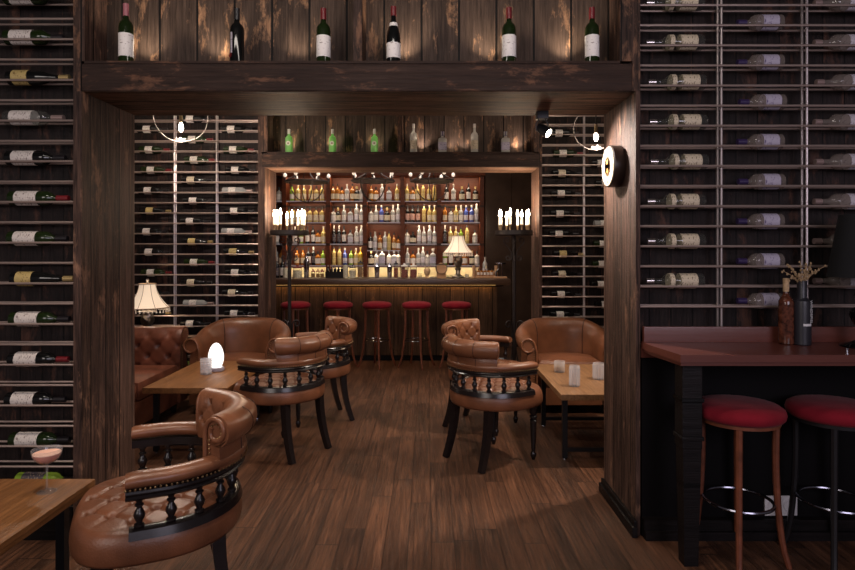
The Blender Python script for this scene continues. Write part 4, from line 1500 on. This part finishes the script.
# round sign on the jamb
t = thing('round_wall_sign', 'round cream faced sign with dark rim on the lit wooden jamb', 'sign', (1.094, 3.42, PZ(166.5, 3.42)))
rx = Matrix.Rotation(R(-90), 3, 'Y')
MB().lathe([(1e-4, 0), (.117, 0), (.119, .004), (.119, .060), (.114, .064), (1e-4, .064)], seg=48, rot=rx).build('rim', CLOCKRIM, t)
f = MB().lathe([(1e-4, .0642), (.112, .0642), (.110, .068), (1e-4, .068)], seg=48, rot=rx).build('dial', CLOCKFACE, t)
MB().lathe([(.046, .0682), (.058, .0682), (.058, .0695), (.046, .0695), (.046, .0682)], seg=36, rot=rx).build('dial_ring', DIALDARK, f)
for dz in (-.026, .026):
    MB().lathe([(1e-4, .0682), (.015, .0682), (.014, .0698), (1e-4, .0698)], (0, 0, dz), 16, rx).build('gold_emblem', DIALGOLD, f)
for dz in (-.088, .088):
    MB().lathe([(1e-4, .0682), (.007, .0682), (.006, .0705), (1e-4, .0705)], (0, 0, dz), 10, rx).build('screw_cap', BRASS, f)

# ------------------------------------------------------------------ red brown counter on the right
t = thing('wall_counter', 'red brown lacquered wall counter with chamfered corner and black leg', 'counter', (1.9, 3.05, 0))
ox, oy = 1.9, 3.05
poly = [(1.122, 3.148), (1.122, 3.02), (1.158, 2.745), (3.6, 2.745), (3.6, 3.148)]
MB().prism([(x - ox, y - oy) for x, y in poly], .985, 1.02).build('counter_top', W_COUNTER, t)
MB().prism([((x - 1.7) * .985 + 1.7 - ox, (y - 3.148) * .965 + 3.148 - oy) for x, y in poly], .967, .985).build('edge_moulding', W_COUNTER, t)
MB().box(1.126 - ox, 3.6 - ox, 3.120 - oy, 3.148 - oy, 1.02, 1.10, .003).build('backsplash', W_COUNTER, t)
MB().box(1.122 - ox, 3.6 - ox, 3.148 - oy, 3.318 - oy, .935, .985).build('rear_ledge', W_COUNTER, t)
for lx in (1.25, 3.2):
    m = MB()
    m.box(lx - .047 - ox, lx + .047 - ox, 2.83 - oy, 2.92 - oy, .56, .967, .004)
    m.loft([[(lx - ox + sx * w_, 2.875 - oy + sy * w_, z) for sx, sy in ((-1, -1), (1, -1), (1, 1), (-1, 1))] for w_, z in ((.033, 0), (.044, .60))])
    g = m.build('leg', W_BLACK, t, smooth=0)
    for zz in (.60, .78):
        MB().box(lx - .053 - ox, lx + .053 - ox, 2.822 - oy, 2.928 - oy, zz, zz + .018, .004).build('leg_moulding', W_BLACK, g)
t = thing('wall_socket', 'white double power socket low on the black wall behind the stools', 'socket', (PX(780, 3.15), 3.149, PZ(505, 3.15)))
MB().box(-.085, .085, -.010, 0, -.052, .052, .004).build('plate', WHITE, t)
for s_ in (-1, 1):
    MB().lathe([(.030, 0), (.030, .004), (.026, .004), (.024, .001), (1e-4, .001)], (s_ * .042, -.010, 0), 18, Matrix.Rotation(R(90), 3, 'X')).build('outlet', WHITE, t)

CT = 1.0205
o = bottle('bordeaux', .335, .036, G_COPPER, None, CORK, 'decorative_bottle', 24)
o.location = (PX(786, 3.06), 3.06, CT)
tag(o, 'copper flecked bottle with cork standing on the red brown counter', 'bottle')
t = thing('bottle_vase', 'matte black bottle vase with white lettering on the red counter', 'vase', (PX(802, 3.04), 3.04, CT))
MB().lathe([(1e-4, 0), (.038, 0), (.041, .004), (.042, .20), (.040, .222), (.026, .232), (.0225, .24), (.0225, .325), (.019, .325), (.018, .26), (1e-4, .25)], seg=28).build('body', MATTEBLACK, t)
pts = [(math.cos(an) * .0428, math.sin(an) * .0428) for an in [-PI / 2 + .1 + a * .13 for a in range(-4, 5)]]
MB().add([(p[0], p[1], z) for z in (.098, .110) for p in pts], [(j, j + 1, 10 + j, 9 + j) for j in range(8)]).build('white_strip', WHITE, t)
cu = bpy.data.curves.new('lettering', 'FONT')
cu.body = 'WINDSPIEL'
cu.size = .024
cu.extrude = .0004
cu.align_x = 'CENTER'
to = bpy.data.objects.new('lettering', cu)
COL.objects.link(to)
C.view_layer.update()
me = bpy.data.meshes.new_from_object(to.evaluated_get(C.evaluated_depsgraph_get()))
bpy.data.objects.remove(to)
lo = bpy.data.objects.new('lettering', me)
me.materials.clear()
me.materials.append(WHITE)
lo.parent = t
lo.matrix_local = Matrix.Translation((.0175, -.0390, .168)) @ Matrix.Rotation(R(24), 4, 'Z') @ Matrix.Rotation(R(90), 4, 'X') @ Matrix.Rotation(R(-90), 4, 'Z')
COL.objects.link(lo)
t2 = thing('dried_grass_bunch', 'small bunch of dried grass standing in the black bottle vase', 'dried grass', (PX(802, 3.04), 3.04, CT + .27))
random.seed(4)
m, m2 = MB(), MB()
for i in range(16):
    a = 2 * PI * i / 16 + random.uniform(-.2, .2)
    d = random.uniform(.03, .115)
    hh = random.uniform(.05, .10)
    dz = random.uniform(.0, .06)
    pts = []
    for j in range(8):
        k = j / 7
        pts.append((d * k ** 1.8 * math.cos(a), d * .6 * k ** 1.8 * math.sin(a), k * (.05 + hh) - dz * k ** 4))
    m.tube(pts, [.0016] * 8, 4)
    for j in range(3, 8):
        for q in range(2):
            p = Vector(pts[j]) + Vector((random.uniform(-.006, .006), random.uniform(-.006, .006), random.uniform(-.006, .004)))
            m2.ball(p, random.uniform(.003, .0055), 5, 3, 1.5)
m.build('stem', GRASSM, t2)
m2.build('seed_heads', GRASSM, t2)
t = thing('table_lamp', 'gloss black table lamp with black tapered shade on the red counter', 'lamp', (PX(864, 2.97), 2.97, CT))
MB().lathe([(1e-4, 0), (.105, 0), (.105, .008), (.06, .02), (.03, .035), (.018, .07), (.03, .095), (.05, .125), (.062, .155), (.058, .18), (.03, .20), (.024, .215), (.038, .235), (.044, .255), (.034, .275), (.018, .29), (.03, .31), (.018, .33), (.010, .36), (.008, .62), (1e-4, .62)], seg=32).build('base', BLACKLAMP, t)
MB().lathe([(.158, .345), (.105, .655), (.102, .655), (.155, .345), (.158, .345)], seg=40).build('lamp_shade', BLACKSHADE, t)
tag(MB().lathe([(1e-4, 0), (.007, 0), (.007, .018), (.005, .02), (1e-4, .02)], seg=12).build('metal_stopper', CHROME, loc=(PX(847, 2.82), 2.82, CT)), 'tiny shiny metal stopper on the counter before the black lamp', 'stopper')

# ------------------------------------------------------------------ the bar
t = thing('bar_counter', 'long wooden bar counter faced with brown boards', 'bar', (-.6, 8.4, 0))
ox, oy = -.6, 8.4
MB().box(-2.88 - ox, .94 - ox, 8.10 - oy, 8.55 - oy, .08, 1.03).build('front_panel', W_BAR, t)
MB().box(-2.88 - ox, .94 - ox, 8.14 - oy, 8.55 - oy, 0, .08).build('plinth', W_BLACK, t)
MB().box(-2.89 - ox, 1.10 - ox, 7.93 - oy, 8.60 - oy, 1.035, BT, .015).build('counter_top', W_BARTOP, t)
MB().tube([(-2.88 - ox, 7.99 - oy, 1.02), (1.0 - ox, 7.99 - oy, 1.02)], .011, 8).build('front_moulding', W_BARTOP, t)
MB().box(-2.85 - ox, .92 - ox, 8.065 - oy, 8.080 - oy, 1.022, 1.034).build('light_strip', mat('amber_light_strip', (1, .7, .3), emit=(1, .55, .16), estr=1.6), t)
light('bar_front_strip', 'AREA', (-.98, 8.06, 1.015), 2.2, (1, .55, .18), aim=(-.98, 8.10, .6), size=3.7, size_y=.02)

# back bar shelving
t = thing('back_bar_shelving', 'mahogany back bar shelving filled with bottles behind the bar', 'shelving', (-.7, 9.5, 0))
ox, oy = -.7, 9.5
SX = [PX(x, 9.4) for x in (270, 284, 328, 365, 402.5, 439, 482)]
MB().box(SX[0] - .03 - ox, SX[-1] + .03 - ox, 9.66 - oy, 9.70 - oy, .90, 2.66).build('back_panel', W_SHELF, t)
for x in SX:
    MB().box(x - .032 - ox, x + .032 - ox, 9.40 - oy, 9.66 - oy, .90, 2.66).build('upright', W_SHELF, t)
MB().box(SX[0] - .05 - ox, SX[-1] + .05 - ox, 9.36 - oy, 9.70 - oy, 2.66, 2.72, .006).build('cornice', W_SHELF, t)
MB().box(SX[0] - .05 - ox, SX[-1] + .05 - ox, 9.20 - oy, 9.70 - oy, 0, .90).build('cabinet', W_SHELF, t)
MB().box(SX[0] - .03 - ox, SX[-1] + .03 - ox, 9.645 - oy, 9.659 - oy, .902, 1.22).build('tile_splash', TILE, t)
ROWS = {0: 2.272, 1: 1.938, 2: 1.600, 3: 1.262}
ROWY = {b: dict(ROWS) for b in range(6)}
ROWY[3][2] = 1.500
for b in range(6):
    for r_ in range(4):
        z = ROWY[b][r_]
        s_ = MB().box(SX[b] + .033 - ox, SX[b + 1] - .033 - ox, 9.405 - oy, 9.655 - oy, z - .022, z).build('shelf', W_SHELF, t)
        MB().box(SX[b] + .035 - ox, SX[b + 1] - .035 - ox, 9.398 - oy, 9.4045 - oy, z - .018, z - .001).build('shelf_edge_light', mat('shelf_edge_light', (.22, .17, .17), rough=.3, emit=(.9, .85, .95), estr=.06) if 'shelf_edge_light' not in bpy.data.materials else bpy.data.materials['shelf_edge_light'], s_)
xm = (SX[1] + SX[-1]) / 2
for z, p, i0, i1 in ((2.64, 13, 1, 6), (2.245, 8, 1, 6), (1.912, 8, 1, 6), (1.574, 3.2, 1, 3), (1.476, 1.6, 3, 4), (1.574, 2.8, 4, 6)):
    xq = (SX[i0] + SX[i1]) / 2
    light('shelf_strip', 'AREA', (xq, 9.415, z), p, (1, .78, .55), aim=(xq, 9.56, z - .30), size=SX[i1] - SX[i0] - .05, size_y=.02)
light('splash_strip', 'AREA', (xm, 9.45, 1.235), 6, (1, .80, .50), aim=(xm, 9.66, 1.02), size=3.1, size_y=.03)

# bottle kinds on the shelves
BK = {}


def kind(key, shape, H, Rr, glass, lab, cap, txt):
    BK[key] = (small_bottle_mesh(shape, H, Rr, glass, lab, cap, 12), Rr, txt)


kind('gold', 'spirit', .27, .037, G_GOLD, L_CREAM, C_STOP, 'pale gold spirit bottle with cream label')
kind('goldtall', 'tall', .29, .034, G_GOLD, L_GOLD, C_BLACK, 'tall gold spirit bottle with gold label')
kind('whisky', 'square', .24, .036, G_GOLD, L_CREAM, C_BLACK, 'square gold whisky bottle with pale label')
kind('amber', 'spirit', .27, .037, G_AMBER, L_CREAM, C_BLACK, 'amber spirit bottle with cream label')
kind('ambersq', 'squat', .22, .044, G_AMBER, L_WHITE, C_BLACK, 'squat amber bottle with white label')
kind('clear', 'spirit', .27, .037, G_CLEAR, L_WHITE, C_STOP, 'clear spirit bottle with white label')
kind('cleartall', 'tall', .29, .034, G_CLEAR, L_PALE, C_STOP, 'tall clear spirit bottle')
kind('clearsq', 'square', .22, .042, G_CLEAR, L_PALE, C_BLACK, 'square clear spirit bottle')
kind('bluelab', 'square', .26, .050, G_CLEAR, L_VIOLET, C_STOP, 'broad square clear bottle with violet label')
kind('blue', 'spirit', .27, .036, G_BLUE, L_PALE, C_STOP, 'blue tinted spirit bottle')
kind('dark', 'bordeaux', .28, .035, G_DARK, L_WHITE, C_BLACK, 'dark bottle with white label')
kind('darkpink', 'bordeaux', .27, .036, G_DARK, L_PINK, C_BLACK, 'black bottle with pink banded label')
kind('darkwine', 'bordeaux', .29, .034, G_DARK, L_DARK, C_STOP, 'near black slim bottle with white stopper')
kind('darksq', 'squat', .23, .045, G_DARK, L_CREAM, C_GOLD, 'dark round shouldered bottle with gold cap')
kind('yellow', 'spirit', .28, .036, G_YELLOW, L_GOLD, C_GOLD, 'bright yellow liqueur bottle')
kind('green', 'spirit', .26, .036, G_LIME, L_WHITE, C_BLACK, 'green liqueur bottle')
kind('pale', 'squat', .22, .042, G_PALE, L_WHITE, C_BLACK, 'squat pale bottle with white label')
kind('black', 'squat', .19, .050, G_DARK, L_CREAM, C_BLACK, 'short black jug shaped bottle')
STOCK = {
    (0, 2): [(277, 'clear')], (0, 3): [(276, 'cleartall'), (281.5, 'amber')], (0, 1): [(277, 'dark')], (0, 0): [(279, 'pale')],
    (1, 0): [(292, 'green'), (298, 'gold'), (304, 'gold'), (311, 'gold'), (316.5, 'whisky'), (322, 'gold')],
    (1, 1): [(289, 'whisky'), (294, 'whisky'), (299, 'whisky'), (304.5, 'whisky'), (310, 'whisky'), (316, 'whisky'), (322, 'whisky')],
    (1, 2): [(289, 'dark'), (295, 'clear'), (301, 'green'), (307.5, 'dark'), (313, 'dark'), (318, 'ambersq'), (323.5, 'gold')],
    (1, 3): [(289, 'clear'), (297, 'amber'), (303, 'amber'), (308.5, 'dark'), (313.5, 'darkwine'), (318, 'ambersq'), (323, 'green')],
    (2, 0): [(333, 'amber'), (337.5, 'amber'), (342, 'ambersq'), (347, 'clear'), (352.5, 'amber'), (357, 'darksq'), (361.5, 'clear')],
    (2, 1): [(333.5, 'pale'), (338, 'darksq'), (344, 'clear'), (350.5, 'clearsq'), (356.5, 'cleartall'), (361.5, 'clear')],
    (2, 2): [(334, 'darkwine'), (339, 'darkwine'), (344, 'dark'), (350.5, 'clearsq'), (356.5, 'clear'), (361.5, 'cleartall')],
    (2, 3): [(334, 'goldtall'), (339.5, 'goldtall'), (345, 'blue'), (351, 'green'), (356, 'gold'), (360.5, 'yellow')],
    (3, 0): [(371, 'amber'), (376, 'ambersq'), (382, 'cleartall'), (389, 'clearsq'), (397, 'gold')],
    (3, 1): [(371, 'pale'), (376, 'clear'), (381.5, 'blue'), (387, 'darksq'), (393, 'clear'), (398, 'cleartall')],
    (3, 2): [(370.5, 'dark'), (375, 'cleartall'), (380, 'amber'), (385, 'cleartall'), (389, 'goldtall'), (394, 'amber'), (398.5, 'ambersq')],
    (3, 3): [(371, 'darksq'), (376.5, 'pale'), (382, 'bluelab'), (389, 'pale'), (394, 'clearsq'), (398.5, 'pale')],
    (4, 0): [(407, 'gold'), (412.5, 'ambersq'), (417.5, 'gold'), (423, 'goldtall'), (429, 'gold'), (434.5, 'goldtall')],
    (4, 1): [(407.5, 'darkpink'), (412.5, 'darkpink'), (418, 'darkpink'), (424, 'goldtall'), (429.5, 'gold'), (434.5, 'gold')],
    (4, 2): [(407, 'pale'), (413, 'black'), (419, 'cleartall'), (424, 'clear'), (429.5, 'cleartall'), (434.5, 'clear')],
    (4, 3): [(407.5, 'clear'), (413, 'ambersq'), (418.5, 'clear'), (423, 'cleartall'), (427.5, 'pale'), (433, 'bluelab')],
    (5, 0): [(446.5, 'dark'), (453.5, 'clear'), (462, 'darksq'), (468.5, 'dark'), (475.5, 'darksq')],
    (5, 1): [(445, 'amber'), (451, 'pale'), (456, 'gold'), (461, 'clear'), (466, 'blue'), (471.5, 'blue'), (476.5, 'cleartall')],
    (5, 2): [(445, 'darkwine'), (450.5, 'gold'), (456, 'gold'), (461, 'green'), (467, 'goldtall'), (475, 'pale')],
    (5, 3): [(445, 'green'), (451, 'dark'), (457, 'gold'), (464.5, 'ambersq'), (472, 'darksq'), (477, 'pale')],
}
SHELF = ['top', 'second', 'third', 'bottom']
BAY = ['narrow end', 'first', 'second', 'third', 'fourth', 'fifth']
random.seed(11)
for (b, r_), items in STOCK.items():
    for i, (x, kd) in enumerate(items):
        me, rr, txt = BK[kd]
        yy = 9.47 + random.uniform(-.012, .012)
        place_mesh('liquor_bottle', me, (PX(x, yy), yy, ROWY[b][r_] + .0004), '%s, %s on %s shelf, %s back bar bay' % (txt, ORD[i + 1], SHELF[r_], BAY[b]), 'bottle', 'bottles on the back bar shelves', (0, 0, random.uniform(-.3, .3) if BK[kd][2].find('square') < 0 else random.uniform(-.12, .12)))

# ------------------------------------------------------------------ things standing on the bar
def bar_thing(name, label, cat, x, D=8.25, group='things standing on the bar'):
    return thing(name, label, cat, (PX(x, D), D, BT + .0005), 0, group)


def shaker(label, x, h_=.19, r_=.036, m=CHROME, D=8.25):
    t = bar_thing('cocktail_shaker', label, 'shaker', x, D)
    MB().lathe([(1e-4, 0), (r_ * .72, 0), (r_ * .75, .004), (r_, h_ * .72), (r_, h_ * .74), (1e-4, h_ * .74)], seg=16).build('cup', m, t)
    MB().lathe([(r_ * .99, h_ * .741), (r_ * .85, h_ * .82), (r_ * .5, h_ * .90), (r_ * .48, h_), (1e-4, h_)], seg=16).build('lid', m, t)


def jar(label, x, h_, r_, fill, D=8.22, sq=0.0, lid=None):
    t = bar_thing('glass_jar', label, 'jar', x, D)
    MB().lathe([(1e-4, 0), (r_, 0), (r_, h_), (r_ * .94, h_), (r_ * .92, .006), (1e-4, .006)], seg=18, sq=sq).build('glass', CLEAR, t)
    if fill:
        MB().lathe([(1e-4, .008), (r_ * .90, .008), (r_ * .90, h_ * .72), (1e-4, h_ * .76)], seg=16, sq=sq).build('filling', fill, t)
    if lid:
        MB().lathe([(1e-4, h_), (r_ * 1.02, h_), (r_ * 1.02, h_ + .015), (r_ * .3, h_ + .02), (r_ * .3, h_ + .04), (1e-4, h_ + .042)], seg=16, sq=sq).build('lid', lid, t)


def bar_bottle(label, key, x, D=8.25):
    me, rr, txt = BK[key]
    place_mesh('bar_bottle', me, (PX(x, D), D, BT + .0005), label, 'bottle', 'things standing on the bar')


F_RED = mat('dark_red_garnish', (.20, .05, .03), rough=.6, noise=(70, .6))
F_CREAM = mat('cream_filling', (.62, .55, .42), rough=.7, noise=(50, .3))
F_BROWN = mat('brown_filling', (.22, .12, .05), rough=.7, noise=(60, .5))
bar_bottle('near black bottle at the far end of the bar beside the jamb', 'darkwine', 277)
bar_bottle('second dark bottle at the end of the bar by the jamb', 'dark', 282.5, 8.35)
jar('tall clear jar on the bar just before the candle stand', 285.5, .19, .036, F_CREAM, lid=CHROME)
jar('broad glass jar of cream filling past the candle stand', 297.5, .14, .062, F_CREAM, lid=C_RED)
shaker('tall steel cocktail shaker beside the broad cream jar', 306.5, .30, .042)
for i, x in enumerate((313, 318, 322)):
    jar('short bitters jar, %s of three before the black bottle caddy' % ORD[i + 1], x, .085, .026, F_BROWN, lid=C_RED)
# black caddy with pourer bottles
t = bar_thing('bottle_caddy', 'black caddy box holding small bottles on the bar', 'caddy', 335)
m = MB()
m.box(-.125, .125, -.05, .05, 0, .008).box(-.125, .125, -.05, -.044, .008, .085).box(-.125, .125, .044, .05, .008, .085).box(-.125, -.119, -.044, .044, .008, .085).box(.119, .125, -.044, .044, .008, .085)
m.build('box', W_BLACK, t)
dm = small_bottle_mesh('spirit', .17, .02, G_DARK, L_PINK, C_GREY, 10)
for i in range(5):
    place_mesh('dasher_bottle', dm, (PX(335, 8.25) - .096 + .048 * i, 8.25, BT + .0095), 'small dasher bottle standing %s in the black bar caddy' % ORD[i + 1], 'bottle', 'dasher bottles in the caddy')
jar('tall fluted glass of straws beside the black caddy', 345.5, .24, .038, F_CREAM)
jar('round glass jar with pale filling beside the fluted glass of straws', 352.5, .14, .045, F_CREAM, lid=CHROME)
jar('square decanter like jar before the yellow liqueur', 360.5, .20, .036, F_BROWN, sq=.8, lid=C_BLACK)
shaker('steel cocktail shaker below the broad square violet label bottle', 377, .20, .040)
shaker('steel cocktail shaker with narrow lid, second of the pair', 389.5, .20, .038)
jar('slim glass jar beside the second shaker', 396, .19, .030, F_RED, lid=CHROME)
jar('square glass jar of dark red garnish on the bar', 404.5, .16, .048, F_RED, sq=.8, lid=C_WHITE)
jar('second square glass jar of dark red garnish, nearer the barrel', 413.5, .16, .048, F_RED, sq=.8, lid=C_WHITE)
jar('small empty shot glass between square jar and carved goblet', 420, .075, .026, None)
t = bar_thing('carved_goblet', 'small carved brown goblet next to the little barrel', 'goblet', 427)
MB().lathe([(1e-4, 0), (.036, 0), (.034, .01), (.02, .025), (.026, .04), (.042, .07), (.046, .11), (.036, .13), (.030, .13), (.03, .08), (1e-4, .07)], seg=14).build('cup', CORK, t)
m = MB()
for q in range(6):
    a = 2 * PI * q / 6
    m.tube([(.02 * math.cos(a), .02 * math.sin(a), .12), (.03 * math.cos(a), .03 * math.sin(a), .15), (.05 * math.cos(a), .05 * math.sin(a), .165)], [.006, .005, .001], 5)
m.build('leaf_tuft', GRASSM, t)
# barrel
t = bar_thing('small_barrel', 'small wooden barrel on a stand beside the bell lamp', 'barrel', 441.5)
ry = Matrix.Rotation(R(90), 3, 'X')
MB().lathe([(1e-4, -.085), (.058, -.085), (.062, -.088), (.066, -.088), (.078, -.03), (.080, 0), (.078, .03), (.066, .088), (.058, .085), (1e-4, .085)], (0, 0, .13), 24, ry).build('staves', W_LIGHT, t)
m = MB()
for yy, rr in ((-.075, .0695), (-.04, .0765), (.04, .0765), (.075, .0695)):
    m.lathe([(rr, yy - .007), (rr + .003, yy - .007), (rr + .003, yy + .007), (rr, yy + .007), (rr, yy - .007)], (0, 0, .13), 24, ry)
m.build('hoops', IRON, t)
MB().box(-.06, .06, -.07, .07, 0, .02).box(-.06, .06, -.06, -.045, .02, .065).box(-.06, .06, .045, .06, .02, .065).build('stand', W_LIGHT, t)
for i, x in enumerate((447.5, 451)):
    jar('tiny shot glass before the bell lamp, %s of two' % ORD[i + 1], x, .05, .020, None, D=8.12)
jar('small votive glass beside the bell lamp foot', 467, .06, .028, F_CREAM)
# wooden caddy with small bottles
t = bar_thing('wooden_caddy', 'light wooden caddy with end posts near the bar end', 'caddy', 485)
MB().box(-.13, .13, -.05, .05, 0, .03, .003).build('base', W_LIGHT, t)
MB().box(-.13, .13, .035, .05, .03, .10, .003).build('back_rail', W_LIGHT, t)
for s_ in (-1, 1):
    MB().lathe([(.022, 0), (.022, .165), (.018, .17), (1e-4, .172)], (s_ * .152, 0, 0), 14).build('post', W_LIGHT, t)
tm = small_bottle_mesh('squat', .10, .019, G_AMBER, L_WHITE, C_BLACK, 10)
for i in range(5):
    place_mesh('miniature_bottle', tm, (PX(485, 8.25) - .09 + .045 * i, 8.235, BT + .0310), 'miniature bottle standing %s in the light wooden caddy' % ORD[i + 1], 'bottle', 'miniatures in the wooden caddy')
bar_bottle('clear tall bottle behind the light wooden caddy', 'cleartall', 485, 8.42)
# juice press
t = bar_thing('citrus_press', 'chrome lever citrus press at the end of the bar', 'citrus press', 500, 8.2)
MB().box(-.09, .09, -.06, .06, 0, .022, .004).build('base', W_LIGHT, t)
MB().tube([(-.05, 0, .02), (-.055, 0, .08), (-.02, 0, .13), (-.02, 0, .19), (-.06, 0, .22)], [.014, .012, .012, .011, .012], 8).build('lever', CHROME, t)
MB().tube([(.03, 0, .02), (.03, 0, .20)], .012, 8).build('column', CHROME, t)
MB().box(-.03, .075, -.03, .03, .19, .212, .005).build('head', CHROME, t)
